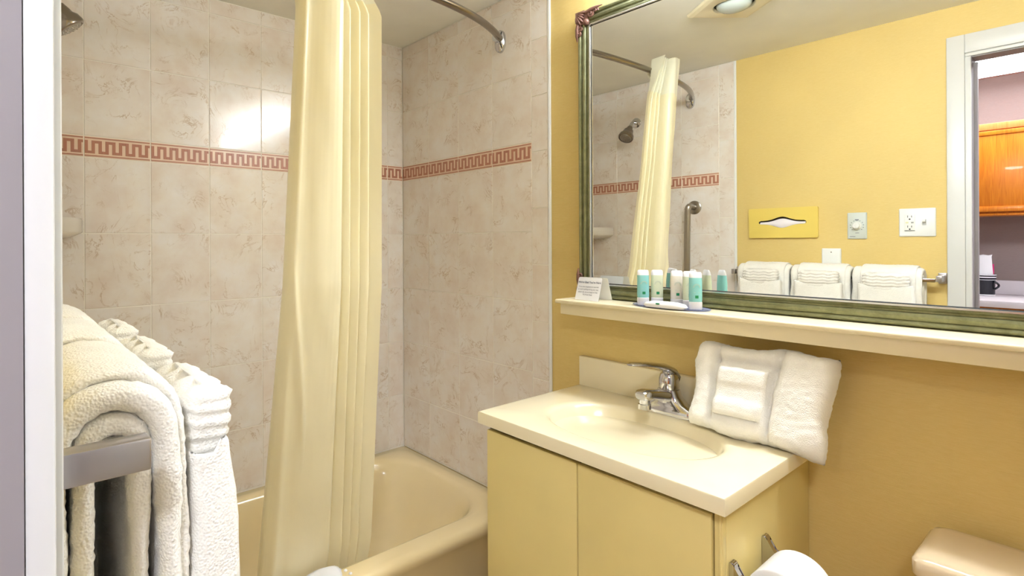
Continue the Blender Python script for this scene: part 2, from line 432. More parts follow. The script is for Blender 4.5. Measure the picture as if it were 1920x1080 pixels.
# ------------------------------------------------------------ shower curtain rod
RZ = 2.137
def rod_y(x):
    u = (x + 0.75) / 0.75; return -0.805 + 0.150 * u * u * (0.35 + 0.65 * u * u) if abs(u) < 1 else -0.655
rod = thing('shower_curtain_rod', 'curved chrome shower curtain rod bowed outwards over the bathtub', 'rod', (-0.75, -0.8, RZ))
pts = [(-1.482 + (1.464) * i / 48, rod_y(-1.482 + 1.464 * i / 48), RZ) for i in range(49)]
obj('pole', B().tube(pts, .0125, 16), M['nickel'], rod)
for xw, sg in ((-0.0005, -1), (XL + .0005, 1)):
    b = B()
    def oval(h, ax, az): return [Vector((xw + sg * h, -0.657 + ax * math.cos(2 * PI * k / 28), RZ - .006 + az * math.copysign(abs(math.sin(2 * PI * k / 28)) ** .8, math.sin(2 * PI * k / 28)))) for k in range(28)]
    b.loft([oval(0, .024, .043), oval(.009, .024, .043), oval(.016, .020, .039), oval(.021, .014, .028)], True, True, True)
    b.tube([(xw + sg * .017, -.659, RZ), (xw + sg * .040, -.669, RZ)], .0165, 16)
    fl = obj('flange', b, M['chrome'], rod)
    obj('groove', B().tube([(xw + sg * (.0175 + .002 * math.sin(PI * k / 8)), -0.676 + .006 * math.sin(PI * k / 8), RZ - .036 + .060 * k / 8) for k in range(9)], .0022, 6), M['black'], fl)

# ------------------------------------------------------------ shower curtain
PL = {2.195: [(-.940, -.770), (-.975, -.800), (-.975, -.865), (-.900, -.890), (-.930, -.750), (-.895, -.880), (-.905, -.760), (-.878, -.880), (-.885, -.765), (-.862, -.880), (-.865, -.770), (-.845, -.870)],
      1.99: [(-.905, -.790), (-.918, -.820), (-.922, -.880), (-.806, -.918), (-.836, -.815), (-.780, -.888), (-.794, -.830), (-.752, -.888), (-.766, -.832), (-.724, -.886), (-.738, -.836), (-.694, -.880)],
      1.25: [(-.915, -.735), (-.938, -.765), (-.940, -.826), (-.790, -.872), (-.818, -.765), (-.752, -.834), (-.772, -.772), (-.722, -.830), (-.738, -.772), (-.690, -.824), (-.702, -.770), (-.655, -.814)],
      0.43: [(-.935, -.600), (-.955, -.618), (-.950, -.653), (-.725, -.660), (-.752, -.606), (-.688, -.655), (-.704, -.615), (-.662, -.654), (-.672, -.616), (-.632, -.652), (-.640, -.616), (-.592, -.650)],
      0.24: [(-.920, -.575), (-.935, -.585), (-.935, -.612), (-.735, -.615), (-.755, -.570), (-.690, -.612), (-.700, -.575), (-.662, -.612), (-.672, -.576), (-.635, -.612), (-.642, -.576), (-.600, -.608)]}
zk = sorted(PL)
NS, NTT = 300, 120
def plan(z):
    for a, c in zip(zk, zk[1:]):
        if z <= c + 1e-6:
            f = (z - a) / (c - a); break
    if not (a == zk[-2]): pass
    pa, pc = PL[a], PL[c]
    if c == 1.99 or c == 1.25: f = f
    return [Vector((p[0] * (1 - f) + q[0] * f, p[1] * (1 - f) + q[1] * f, z)) for p, q in zip(pa, pc)]
rings = []
for j in range(NTT + 1):
    z = 2.195 + (0.24 - 2.195) * j / NTT
    pts = resample(chaikin(plan(z), 3), NS)
    for q_, p in enumerate(pts):
        u_ = q_ / (NS - 1)
        # soft diagonal drag fold and a vertical roll on the broad front panel
        if u_ < .32:
            pu = (u_ - .11) / .16; zl = 1.28 - .50 * max(0.0, pu) ** 1.6; e_ = math.exp(-((z - zl) / .075) ** 2) * max(0, math.sin(PI * min(1, max(0, pu))))
            p.y -= .016 * e_ + .009 * math.exp(-((pu - .26) / .15) ** 2) - .004 * math.exp(-((pu - .62) / .2) ** 2)
        w = noise.noise((p.x * 9, p.y * 9 + 3, z * 2.2)) * .006 + noise.noise((p.x * 30, p.y * 30, z * 5)) * .002
        p.y += w; p.x += w * .5
    rings.append(pts)
curtain = thing('shower_curtain', 'pale yellow satin shower curtain bunched in folds on the curved rod', 'curtain', (-0.82, -.8, 2.137))
jh = int(NTT * (2.195 - 2.01) / (2.195 - .24))
obj('cloth', B().loft(rings[jh:], False), M['curtain'], curtain, smooth=180)
obj('header', B().loft(rings[:jh + 1], False), M['header'], curtain, smooth=180, label='cream sewn header band of the curtain')
gx = -.856; b = B()
for k in range(1):
    ring = [Vector((0, 0, 0))]
R_, r_ = .030, .006; tor = []
for i in range(25):
    a = 2 * PI * i / 24; c = Vector((gx, -.812 + R_ * math.cos(a), RZ - .006 + R_ * math.sin(a)))
    tor.append(c)
b.tube(tor, r_, 8, False)
obj('grommet', b, M['header'], curtain)

# bath mat hung over the tub front rim
b = B(); rings = []
for i in range(25):
    u = i / 24
    x = -0.965 + .205 * u
    top = .398 + .006 * math.sin(u * 9)
    prof = [(-.676 - .004 * math.sin(7 * u), top), (-.70, top + .004 + .007 * max(0, math.sin(u * 14 + .6))), (-.735, top + .008 + .004 * math.sin(u * 11)), (-.762, top + .001), (-.776, top - .025), (-.780, top - .09), (-.781, top - .2)]
    rings.append([Vector((x + (.02 * math.sin(k * 1.1) if k else -.012 * (1 - u)) * u, y, z)) for k, (y, z) in enumerate(prof)])
def smooth_rows(rows): return [resample(chaikin(r, 2), 30) for r in rows]
mat = thing('bath_mat', 'white rubber bath mat with suction cups draped over the tub rim', 'bath mat', (-.83, -.73, .4))
mo = obj('sheet', B().loft(smooth_rows(rings), False), M['paper'], mat, smooth=60)
sm = mo.modifiers.new('thick', 'SOLIDIFY'); sm.thickness = .005; sm.offset = 1
for (x, y) in ((-.738, -.710), (-.717, -.706), (-.713, -.728), (-.729, -.692)):
    obj('suction_cup', B().lathe([(0, 0), (.0055, 0), (.0050, .002), (.0022, .004), (0, .005)], (x, y, .3925), (0, 0, 1), 14), M['cap'], mat)

# ------------------------------------------------------------ shower head, grab bar, corner soap shelf
sh = thing('shower', 'chrome shower head on a bent arm high on the left tiled wall', 'shower head', (XL, -.33, 2.066))
obj('flange', B().lathe([(0, 0), (.030, 0), (.030, .004), (.020, .010), (.0, .010)], (XL + .0005, -.33, 2.066), (1, 0, 0)), M['chrome'], sh)
arm = chaikin([Vector((XL + .005, -.33, 2.066)), Vector((XL + .045, -.333, 2.066)), Vector((XL + .070, -.338, 2.045)), Vector((XL + .087, -.340, 2.024))], 2)
obj('arm', B().tube(arm, .0095, 14), M['chrome'], sh)
axis = Vector((.60, -.02, -.80)).normalized(); o0 = Vector((XL + .080, -.340, 2.032))
b = B(); b.lathe([(0, 0), (.013, 0), (.016, .008), (.013, .018), (.018, .026), (.026, .030), (.031, .050), (.032, .058), (.040, .068), (.043, .084), (.041, .090), (.035, .092), (.034, .0895), (0, .0895)], o0, axis, 32)
hd = obj('head', b, M['nickel'], sh)
b = B(); b.lathe([(0, 0), (.033, 0), (.031, .003), (.012, .004), (0, .004)], o0 + axis * .0895, axis, 28)
u_ = axis.orthogonal().normalized(); w_ = axis.cross(u_)
for rr, nn in ((.012, 6), (.024, 12)):
    for k in range(nn):
        p = o0 + axis * .0935 + (u_ * math.cos(2 * PI * k / nn) + w_ * math.sin(2 * PI * k / nn)) * rr
        b.lathe([(.0024, 0), (.0016, .003), (0, .003)], p, axis, 8)
obj('spray_face', b, M['steel'], hd)

gb = thing('grab_bar', 'brushed steel grab bar standing upright on the left tiled wall', 'grab bar', (XL, -.67, 1.3))
GX = XL + .058
path = chaikin([Vector((XL + .004, -.675, 1.545)), Vector((GX - .012, -.672, 1.553)), Vector((GX, -.668, 1.545)), Vector((GX, -.664, 1.5)), Vector((GX, -.658, .97)), Vector((GX, -.656, .925)), Vector((GX - .012, -.656, .915)), Vector((XL + .004, -.656, .92))], 3)
obj('tube', B().tube(path, .0155, 16), M['steel'], gb)
for y, z in ((-.675, 1.545), (-.656, .92)): obj('flange', B().lathe([(0, 0), (.037, 0), (.037, .004), (.030, .008), (.0, .008)], (XL + .0005, y, z), (1, 0, 0)), M['steel'], gb)

sd = thing('corner_soap_shelf', 'white ceramic corner soap shelf fixed between two tiled walls', 'soap dish', (-1.45, -.05, 1.42))
def corner_ring(z, s):
    pts = [Vector((XL + .001, -.001, z))]
    n = 14
    for k in range(n + 1):
        a = PI / 2 * k / n; e = 0.75
        pts.append(Vector((XL + .001 + .192 * s * math.sin(a) ** e, -.001 - .172 * s * math.cos(a) ** e, z)))
    return pts
b = B(); b.loft([corner_ring(1.376, .60), corner_ring(1.386, .84), corner_ring(1.400, .99), corner_ring(1.404, 1.0), corner_ring(1.440, 1.0), corner_ring(1.447, .985), corner_ring(1.447, .90), corner_ring(1.430, .86)], True, True, True)
obj('shelf_body', b, M['soapdish'], sd, smooth=40)

# ------------------------------------------------------------ vanity
VY0, VY1 = -1.017, -1.682; VZ = .893
def fx(y, base): return base - .006 * ((VY0 - y) / (VY0 - VY1))         # front edge line
van = thing('vanity_cabinet', 'cream two-door vanity cabinet standing under the mirror shelf', 'cabinet', (-.24, -1.35, 0))
CY0, CY1 = -1.034, -1.664; CF = -.450
bb = B(); bb.box(-.432, XR - .002, CY1, CY1 + .016, .10, VZ - .034, .001); bb.box(-.432, XR - .002, CY0 - .016, CY0, .10, VZ - .034, .001); bb.box(-.432, XR - .002, CY1 + .016, CY0 - .016, .10, .116); bb.box(-.004, XR - .002, CY1 + .016, CY0 - .016, .116, VZ - .034); bb.box(-.432, -.416, CY1 + .016, CY0 - .016, .116, VZ - .034)
obj('body', bb, M['cream'], van)
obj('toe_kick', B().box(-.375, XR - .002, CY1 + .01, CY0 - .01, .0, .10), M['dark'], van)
for y0, y1 in ((-1.335, -1.0345), (-1.6450, -1.3385)):
    obj('door', B().box(CF - .002, -.4335, y0, y1, .13, .8425, .0015), M['cream'], van)
b = B(); b.box(-.4475, -.432, CY1, -1.6485, .10, VZ - .0345, .002); b.box(-.4495, -.447, -1.6625, -1.6575, .10, VZ - .0345, .001)
obj('corner_stile', b, M['cream'], van)
obj('top_gap_shade', B().box(-.440, -.4322, -1.645, CY0 - .001, .8435, VZ - .0343), M['dark'], van)  # dark strip painted in for the shade under the counter edge
obj('door_gap_shade', B().box(-.438, -.4322, -1.3385, -1.335, .13, .850), M['dark'], van)  # dark colour stands in for shade between the two doors
# cultured marble top with integral oval basin
ct = thing('basin_counter', 'almond cultured marble countertop with an oval basin on the cabinet', 'countertop', (-.24, -1.35, VZ))
N_ = 72
BC = Vector((-.258, -1.352)); BA, BB_ = .148, .222
def se(a, k, n=2.25):
    c, s = math.cos(a), math.sin(a)
    return BC.x + BA * k * math.copysign(abs(c) ** (2 / n), c), BC.y + BB_ * k * math.copysign(abs(s) ** (2 / n), s)
tx0, tx1 = -.470, XR - .002
corners = [math.atan2(y - BC.y, x - BC.x) % (2 * PI) for x in (tx0, tx1) for y in (VY0, VY1)]
angs = sorted([2 * PI * k / N_ for k in range(N_)]); 
for c in corners:
    i = min(range(len(angs)), key=lambda q: abs(angs[q] - c)); angs[i] = c
angs.sort()
def rect_pt(a, z, ins=0.0):
    c, s = math.cos(a), math.sin(a); t = 1e9
    for lim, d, o in ((tx1 - ins, c, BC.x), (tx0 + ins, c, BC.x), (VY0 - ins, s, BC.y), (VY1 + ins, s, BC.y)):
        if abs(d) > 1e-9:
            q = (lim - o) / d
            if q > 0: t = min(t, q)
    x, y = BC.x + c * t, BC.y + s * t
    if x < tx0 + .05: x += (-.008) * ((VY0 - y) / (VY0 - VY1))
    return Vector((x, y, z))
def el(k, z): return [Vector((*se(a, k), z)) for a in angs]
rings = [[rect_pt(a, VZ - .033, .012) for a in angs], [rect_pt(a, VZ - .033) for a in angs], [rect_pt(a, VZ - .004) for a in angs], [rect_pt(a, VZ - .001, .0015) for a in angs], [rect_pt(a, VZ, .005) for a in angs],
         el(1.10, VZ), el(1.05, VZ - .0006), el(1.01, VZ - .003), el(.98, VZ - .010), el(.93, VZ - .035), el(.84, VZ - .075), el(.68, VZ - .108), el(.45, VZ - .125), el(.2, VZ - .131), el(.08, VZ - .133)]
obj('basin_top', B().loft(rings, True, True, True), M['marble'], ct, smooth=40)
obj('backsplash', B().box(-.017, XR - .002, -1.700, -1.020, VZ - .001, .988, .003), M['marble'], ct)
obj('drain_ring', B().lathe([(0, 0), (.021, 0), (.021, .003), (.012, .004), (0, .002)], (BC.x, BC.y, VZ - .133), (0, 0, 1)), M['chrome'], ct)

# faucet
fc = thing('basin_faucet', 'chrome single-lever faucet at the back of the oval basin', 'faucet', (-.07, -1.355, VZ))
FY = -1.357
def ov(cx, cy, z, ax, ay, n=2.6, m=28):
    return [Vector((cx + ax * math.copysign(abs(math.cos(2 * PI * k / m)) ** (2 / n), math.cos(2 * PI * k / m)), cy + ay * math.copysign(abs(math.sin(2 * PI * k / m)) ** (2 / n), math.sin(2 * PI * k / m)), z)) for k in range(m)]
b = B(); b.loft([ov(-.073, FY, VZ + .0005, .029, .078, 4), ov(-.073, FY, VZ + .016, .029, .078, 4), ov(-.073, FY, VZ + .021, .026, .074, 4), ov(-.072, FY, VZ + .032, .026, .050, 3), ov(-.071, FY, VZ + .050, .026, .033), ov(-.070, FY, VZ + .066, .025, .027)], True, True, True)
obj('base', b, M['chrome'], fc, smooth=50)
b = B()
def sp(x, z, w, h):
    m = 18; return [Vector((x, FY + w * math.copysign(abs(math.cos(2 * PI * k / m)) ** .7, math.cos(2 * PI * k / m)), z + h * math.copysign(abs(math.sin(2 * PI * k / m)) ** .7, math.sin(2 * PI * k / m)))) for k in range(m)]
b.loft([sp(-.060, VZ + .042, .024, .018), sp(-.10, VZ + .052, .021, .016), sp(-.14, VZ + .062, .020, .015), sp(-.185, VZ + .070, .0195, .0145), sp(-.205, VZ + .071, .0195, .0140), sp(-.214, VZ + .071, .014, .010)], True, True, True)
b.lathe([(0, 0), (.0135, 0), (.0135, .018), (.0165, .019), (.0165, .032), (.013, .033), (0, .033)], (-.194, FY, VZ + .066), (0, 0, -1), 20)
obj('spout', b, M['chrome'], fc, smooth=50)
b = B(); b.lathe([(.0255, 0), (.0265, .006), (.0255, .028), (.022, .040), (.012, .050), (0, .053)], (-.069, FY, VZ + .0665), (-.06, 0, 1), 28)
obj('cartridge_cap', b, M['chrome'], fc)
b = B()
def lv(x, z, w, h):
    m = 16; return [Vector((x, FY + w * math.cos(2 * PI * k / m), z + h * math.sin(2 * PI * k / m))) for k in range(m)]
b.loft([lv(-.048, VZ + .078, .016, .008), lv(-.052, VZ + .100, .0245, .010), lv(-.072, VZ + .118, .0255, .011), lv(-.10, VZ + .130, .023, .010), lv(-.15, VZ + .142, .019, .0075), lv(-.20, VZ + .151, .016, .006), lv(-.245, VZ + .157, .015, .005), lv(-.262, VZ + .158, .008, .0025)], True, True, True)
obj('lever', b, M['chrome'], fc, smooth=60)
obj('temperature_dot', B().lathe([(0, 0), (.004, 0), (.004, .0012), (0, .0014)], (-.0945, FY, VZ + .088), (-1, 0, 0), 12), plain('red_blue_dot', (170, 30, 40), .3), fc)

# ------------------------------------------------------------ shelf and framed mirror
SZ = 1.182; SF = -.130
shf = thing('wall_shelf', 'long cream painted shelf with an apron fixed below the mirror', 'shelf', (0, -1.7, SZ))
obj('shelf_board', B().box(SF, XR - .001, -2.56, -1.012, SZ - .0125, SZ, .004, 3), M['shelf'], shf)
obj('apron', B().box(SF + .016, SF + .034, -2.56, -1.022, SZ - .047, SZ - .0125, .002), M['shelf'], shf)
obj('shelf_cleat', B().box(-.012, XR - .001, -2.56, -1.03, SZ - .035, SZ - .0125), M['shelf'], shf)

mr = thing('wall_mirror', 'large mirror in a ribbed pewter green frame standing on the shelf', 'mirror', (0, -1.7, 1.6))
FY0, FY1, FZ0, FZ1 = -1.0225, -2.48, SZ + .0005, 2.110
prof = [(0, .000), (.000, .020), (.003, .026), (.007, .029), (.011, .027), (.013, .023), (.016, .024), (.021, .028), (.026, .026), (.028, .021), (.031, .021), (.034, .024), (.0375, .022)]
lip = [(.0375, .022), (.0385, .0255), (.0415, .0255), (.0422, .0205)]
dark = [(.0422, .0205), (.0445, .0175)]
def frame_part(pf):
    rings = []
    for d, h in pf:
        x = XR - h; d = d * 1.12
        rings.append([Vector((x, FY0 - d, FZ0 + d)), Vector((x, FY1 + d, FZ0 + d)), Vector((x, FY1 + d, FZ1 - d)), Vector((x, FY0 - d, FZ1 - d))])
    return B().loft(rings, True)
obj('frame', frame_part(prof), M['frame'], mr, smooth=25)
obj('inner_lip', frame_part(lip), M['silverleaf'], mr, smooth=0, label='bright silver inner lip of the frame')
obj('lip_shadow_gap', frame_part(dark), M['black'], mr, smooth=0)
obj('glass', B().box(-.0120, -.0085, FY1 + .048, FY0 - .048, FZ0 + .048, FZ1 - .048), M['mirror'], mr, smooth=0)
obj('backing', B().box(-.0080, XR - .0005, FY1 + .002, FY0 - .002, FZ0 + .002, FZ1 - .002), M['dark'], mr, smooth=0)
def ornament(yc, zc, sy, sz):
    b = B(); xf = XR - .026
    def P(a, c, h): return Vector((xf - h, yc - a * sy, zc + c * sz))
    def spiral(ca, cc, r, turns, dirn, a0, th):
        pts = []; rad = []
        for i in range(28):
            u = i / 27; a = a0 + dirn * turns * 2 * PI * u; q = r * (1 - .85 * u)
            pts.append(P(ca + q * math.cos(a), cc + q * math.sin(a), .002 + .004 * u)); rad.append(th * (1 - .35 * u))
        b.tube(pts, rad, 8)
    # palmette in the corner
    pl = [(-.004, .004), (-.004, -.030), (.012, -.040), (.040, -.044), (.046, -.040), (.044, -.012), (.030, .004)]
    b.prism([P(a, c, -.006) for a, c in pl], (-.010, 0, 0))
    for k in range(6):
        a = math.radians(-88 + k * 17.2); L = .036 + .006 * math.sin(k * 1.3)
        pts = [P(.003 + L * t * math.cos(a), -.003 + L * t * math.sin(a), .004 + .005 * math.sin(PI * t)) for t in (0, .2, .4, .6, .8, 1)]
        b.tube(pts, [.0022, .0034, .0042, .0044, .0038, .0015], 8)
    b.ball(P(.038, -.037, .004), .009, .011, .011)
    # scrolls along both arms
    spiral(.016, -.052, .011, 1.4, 1, 1.2, .0042); spiral(.010, -.070, .008, 1.3, -1, 2.0, .0034)
    spiral(.054, -.014, .011, 1.4, -1, 0.4, .0042); spiral(.074, -.009, .008, 1.3, 1, -.4, .0034)
    b.tube([P(.006, -.036, .003), P(.004, -.055, .005), P(.003, -.075, .005), P(.002, -.092, .002)], [.006, .0065, .005, .0015], 8)
    b.tube([P(.036, -.006, .003), P(.057, -.003, .005), P(.078, -.001, .005), P(.098, .000, .002)], [.006, .0065, .005, .0015], 8)
    obj('corner_ornament', b, M['bronze'], mr, smooth=60, label='mauve bronze leaf scroll ornament on the frame corner')
ornament(FY0 + .001, FZ1 + .001, 1, 1); ornament(FY0 + .001, FZ0 + .002, 1, -1)
ornament(FY1 - .001, FZ1 + .001, -1, 1); ornament(FY1 - .001, FZ0 + .002, -1, -1)

# fluorescent fixture above the mirror (lights the room; seen as a glare on the tiles)
vl = thing('vanity_light', 'long white fluorescent light bar fixed on the wall above the mirror', 'lamp', (0, -1.8, 2.17))
obj('housing', B().box(-.030, XR - .001, -2.42, -1.18, 2.125, 2.235, .004), M['white'], vl)
obj('diffuser', B().box(-.105, -.0305, -2.40, -1.20, 2.130, 2.230, .02, 3), mat_emit('fluorescent_diffuser', (236, 244, 255), VANITY_LIGHT), vl)

# ------------------------------------------------------------ items on the shelf
card = thing('tent_card', 'folded white tent card with a printed notice at the shelf end', 'card', (-.06, -1.10, SZ))
ang = 0.32
def P2(u, v, o=0): # u along the width, v up the slanted front face
    t = Vector((.0035 * 1, -1.0, 0)).normalized(); n = Vector((-math.cos(.32), 0, math.sin(.32)))
    base = Vector((-.093, -1.062, SZ + .001)) + Vector((-.012, 0, 0)) * (u / .094)
    return base + Vector((0, -1, 0)) * u + Vector((math.sin(.32), 0, math.cos(.32))) * v + n * o
def rrect(w, h, r, n=4):
    pts = []
    for cx, cy, a0 in ((w - r, h - r, 0), (r, h - r, 90)):
        for k in range(n + 1): a = math.radians(a0 + 90 * k / n); pts.append((cx + r * math.cos(a), cy + r * math.sin(a)))
    return pts + [(0, 0), (w, 0)]
fp = rrect(.094, .073, .006)
b = B(); b.prism([P2(u, v) for u, v in fp], (.0008, 0, 0)); obj('front_leaf', b, M['paper'], card, smooth=0)
top = P2(0, .073)
b = B(); b.prism([Vector((2 * top.x + .002 - P2(u, v).x, P2(u, v).y, P2(u, v).z)) for u, v in fp], (.0008, 0, 0)); obj('back_leaf', b, M['paper'], card, smooth=0)
def text(body, size, u, v, mat, parent, name, bold=0.0):
    cu = bpy.data.curves.new(name, 'FONT'); cu.body = body; cu.size = size; cu.align_x = 'CENTER'; cu.extrude = .00005; cu.offset = bold
    o = bpy.data.objects.new(name, cu); COL.objects.link(o)
    dg = bpy.context.evaluated_depsgraph_get(); me = bpy.data.meshes.new_from_object(o.evaluated_get(dg)); bpy.data.objects.remove(o)
    me.materials.append(mat); me.name = name
    t = bpy.data.objects.new(name, me); COL.objects.link(t); t.parent = parent
    ex = (P2(.094, 0) - P2(0, 0)).normalized(); ey = (P2(0, .05) - P2(0, 0)).normalized(); ez = ex.cross(ey)
    m = Matrix((ex, ey, ez)).transposed().to_4x4(); m.translation = P2(u, v, .0006)
    m.translation -= parent.location; t.matrix_basis = m
    return t
text("We're Glad You're Here", .0088, .047, .0545, M['inkblue'], card, 'heading_print', .0001)
for i, s in enumerate(("If you have forgotten an essential", "or need anything during your stay,", "please ask, we are happy to help", "The Front Desk")):
    text(s, .0058, .047, .0415 - i * .0085, M['ink'], card, 'body_print')

TC = Vector((-.080, -1.366)); TZ0 = SZ + .0005
tray = thing('amenity_tray', 'oval clear blue plastic tray on the shelf under the toiletries', 'tray', (TC.x, TC.y, SZ))
def oval_r(k, z, m=40): return [Vector((TC.x + .047 * k * math.cos(2 * PI * i / m), TC.y + .108 * k * math.sin(2 * PI * i / m), z)) for i in range(m)]
obj('dish', B().loft([oval_r(.9, TZ0), oval_r(1.0, TZ0 + .003), oval_r(1.0, TZ0 + .005), oval_r(.93, TZ0 + .003), oval_r(.5, TZ0 + .0028)], True, True, True), M['tray'], tray)
BZ = TZ0 + .0032
def bottle(name, x, y, ang, mat, label, logo_rgb):
    t = thing(name, label, 'bottle', (x, y, BZ), 'toiletry bottles on the tray')
    m = 24; ca, sa = math.cos(ang), math.sin(ang)
    def ring(z, w, d, n=2.4):
        pts = []
        for k in range(m):
            c, s = math.cos(2 * PI * k / m), math.sin(2 * PI * k / m)
            px, py = d * math.copysign(abs(c) ** (2 / n), c), w * math.copysign(abs(s) ** (2 / n), s)
            pts.append(Vector((x + px * ca - py * sa, y + px * sa + py * ca, BZ + z)))
        return pts
    obj('cap', B().loft([ring(0, .0150, .0105), ring(.002, .0158, .0115), ring(.0195, .0158, .0115), ring(.0205, .0148, .0105)], True, True, True), M['cap'], t)
    obj('tube', B().loft([ring(.0207, .0150, .0108), ring(.026, .0158, .0115), ring(.060, .0158, .0112), ring(.082, .0157, .0085), ring(.083, .0157, .0083)], True, True, True), mat, t)
    obj('crimp', B().loft([ring(.0832, .0157, .0081), ring(.090, .0155, .0062), ring(.0955, .0146, .0040), ring(.0980, .0120, .0018)], True, True, True), M['cap'], t)
    # printed square and emblem arc on the face towards the room
    def F(u, v, o=.0004):
        q = .0117 * (1 - (u / .0158) ** 2 * .5 if True else 1)
        d = -(.0113 * (1 - abs(u / .0158) ** 2.4) ** (1 / 2.4) + o)
        return Vector((x + d * ca - u * sa, y + d * sa + u * ca, BZ + v))
    b = B(); g = [[F(-.0048 + .0080 * i / 3, .030 + .0075 * j / 3) for i in range(4)] for j in range(4)]
    b.loft(g, False); obj('logo_square', b, M['logo'], t, smooth=0)
    b = B()
    for rr in (.0085, .0066):
        b.tube([F(rr * math.cos(PI * k / 10) - .0008, .058 + rr * math.sin(PI * k / 10) * 1.1, .0002) for k in range(11)], .0004, 5)
    b.tube([F(-.0075, .045, .0002), F(.006, .045, .0002)], .0004, 5)
    obj('emblem_print', b, M['emboss'], t)
a_ = math.radians(-38)
bottle('toiletry_bottle', -.088, -1.292, math.radians(38), M['teal'], 'teal toiletry bottle at the left end of the oval tray', 0)
bottle('toiletry_bottle', -.060, -1.318, math.radians(38), M['lime'], 'pale green toiletry bottle beside the leftmost teal bottle', 0)
bottle('toiletry_bottle', -.058, -1.374, math.radians(38), M['cream_p'], 'cream toiletry bottle in the middle of the tray', 0)
bottle('toiletry_bottle', -.062, -1.410, math.radians(38), M['lime'], 'pale green toiletry bottle partly hidden behind the right teal bottle', 0)
bottle('toiletry_bottle', -.088, -1.440, math.radians(38), M['teal'], 'teal toiletry bottle at the right end of the oval tray', 0)
sp_ = thing('soap_packet', 'flat white wrapped soap packet with a green mark on the tray', 'soap', (-.108, -1.372, BZ))
def soap_r(k, z, m=32):
    pts = []
    for i in range(m):
        c, s = math.cos(2 * PI * i / m), math.sin(2 * PI * i / m)
        pts.append(Vector((-.112 + .016 * k * math.copysign(abs(c) ** .6, c), -1.370 + .060 * k * math.copysign(abs(s) ** .6, s), z)))
    return pts
obj('wrapper', B().loft([soap_r(.93, BZ + .0003), soap_r(1.0, BZ + .005), soap_r(.9, BZ + .012), soap_r(.6, BZ + .016), soap_r(.2, BZ + .017)], True, True, True), M['paper'], sp_, smooth=60)
obj('leaf_mark', B().box(-.1285, -.1245, -1.362, -1.352, BZ + .0085, BZ + .0125, .0005), M['logo'], sp_)

# ------------------------------------------------------------ terry helpers
def terry_disp(b, amp=.0022, sc=70, seed=0.0, amp2=.004, sc2=16):
    bm = b.bm; bm.normal_update()
    for v in bm.verts:
        n = v.normal; p = v.co * sc
        d = noise.noise((p.x + seed, p.y, p.z)) * amp + noise.noise((v.co.x * sc2 + seed, v.co.y * sc2, v.co.z * sc2)) * amp2 + noise.noise((p.x * 2.3, p.y * 2.3 + seed, p.z * 2.3)) * amp * .6
        v.co += n * d
    return b
def band(b, path, th, y0, y1, ny, step=.007):
    """thick cloth band: path in XZ, extruded along Y, ends rounded"""
    pth = [Vector((x, 0, z)) for x, z in path]; L = sum((q - p).length for p, q in zip(pth, pth[1:]))
    pth = resample(chaikin(pth, 3), max(8, int(L / step)))
    nrm = []
    for i in range(len(pth)):
        d = (pth[min(i + 1, len(pth) - 1)] - pth[max(i - 1, 0)]).normalized(); nrm.append(Vector((-d.z, 0, d.x)))
    ys = [(y0, .25), (y0 + th * .12 * (1 if y1 > y0 else -1), .62), (y0 + th * .35 * (1 if y1 > y0 else -1), .9)]
    sg = 1 if y1 > y0 else -1
    mid = [(y0 + sg * th * .6 + (y1 - y0 - sg * th * 1.2) * k / ny, 1.0) for k in range(ny + 1)]
    ye = [(y1 - sg * th * .35, .9), (y1 - sg * th * .12, .62), (y1, .25)]
    rings = []
    for y, k in ys + mid + ye:
        a = [Vector((p.x, y, p.z)) + n * (th / 2 * k) for p, n in zip(pth, nrm)]
        c = [Vector((p.x, y, p.z)) - n * (th / 2 * k) for p, n in zip(pth, nrm)]
        rings.append(a + c[::-1])
    b.loft(rings, True)
    n = len(pth)
    for ring_i in (0, -1):
        pass
    # end caps as quad strips
    for r in (rings[0], rings[-1]):
        vs = [b.bm.verts.new(p) for p in r]
        for i in range(n - 1): b.bm.faces.new((vs[i], vs[i + 1], vs[2 * n - 2 - i], vs[2 * n - 1 - i]))
    bmesh.ops.remove_doubles(b.bm, verts=b.bm.verts, dist=.00005)
    return b

# ------------------------------------------------------------ towel bar with three towel sets
BX, BZb = XLW + .058, 1.208; TWZ = BZb - .012
tb = thing('towel_bar', 'square chrome towel bar on the yellow wall beside the doorway', 'towel bar', (XLW, -1.3, BZb))
obj('bar', B().box(BX - .008, BX + .008, -1.661, -.915, BZb - .015, BZb - .001, .0015), M['chrome'], tb)
for y0, y1 in ((-1.687, -1.661), (-.915, -.889)):
    b = B(); b.box(XLW + .0005, XLW + .0752, y0 + .004, y1 - .004, BZb - .0125, BZb + .0120, .002); b.box(XLW + .0005, XLW + .008, y0, y1, BZb - .022, BZb + .022, .003)
    obj('bracket', b, M['brushed'], tb)
def arc(cx, cz, r, a0, a1, n=9): return [(cx + r * math.cos(math.radians(a0 + (a1 - a0) * k / n)), cz + r * math.sin(math.radians(a0 + (a1 - a0) * k / n))) for k in range(n + 1)]
Y0, Y1 = -1.628, -1.402       # nearest set
def make_bath():
    b = B()
    band(b, [(BX - .041, .66), (BX - .043, .95)] + arc(BX, TWZ + .002, .042, 180, 0) + [(BX + .046, .95), (BX + .044, .66)], .021, Y0, Y1, 54, .0045)
    band(b, [(BX - .021, .68), (BX - .022, .95)] + arc(BX, TWZ, .0205, 180, 0) + [(BX + .021, .95), (BX + .020, .68)], .0165, Y0 + .004, Y1 - .004, 54, .0045)
    band(b, [(BX + .021, .68), (BX + .024, .662), (BX + .042, .655), (BX + .045, .67)], .018, Y0 + .003, Y1 - .003, 22)
    terry_disp(b, .0016, 150, 1.0, .0040, 16)
    return b
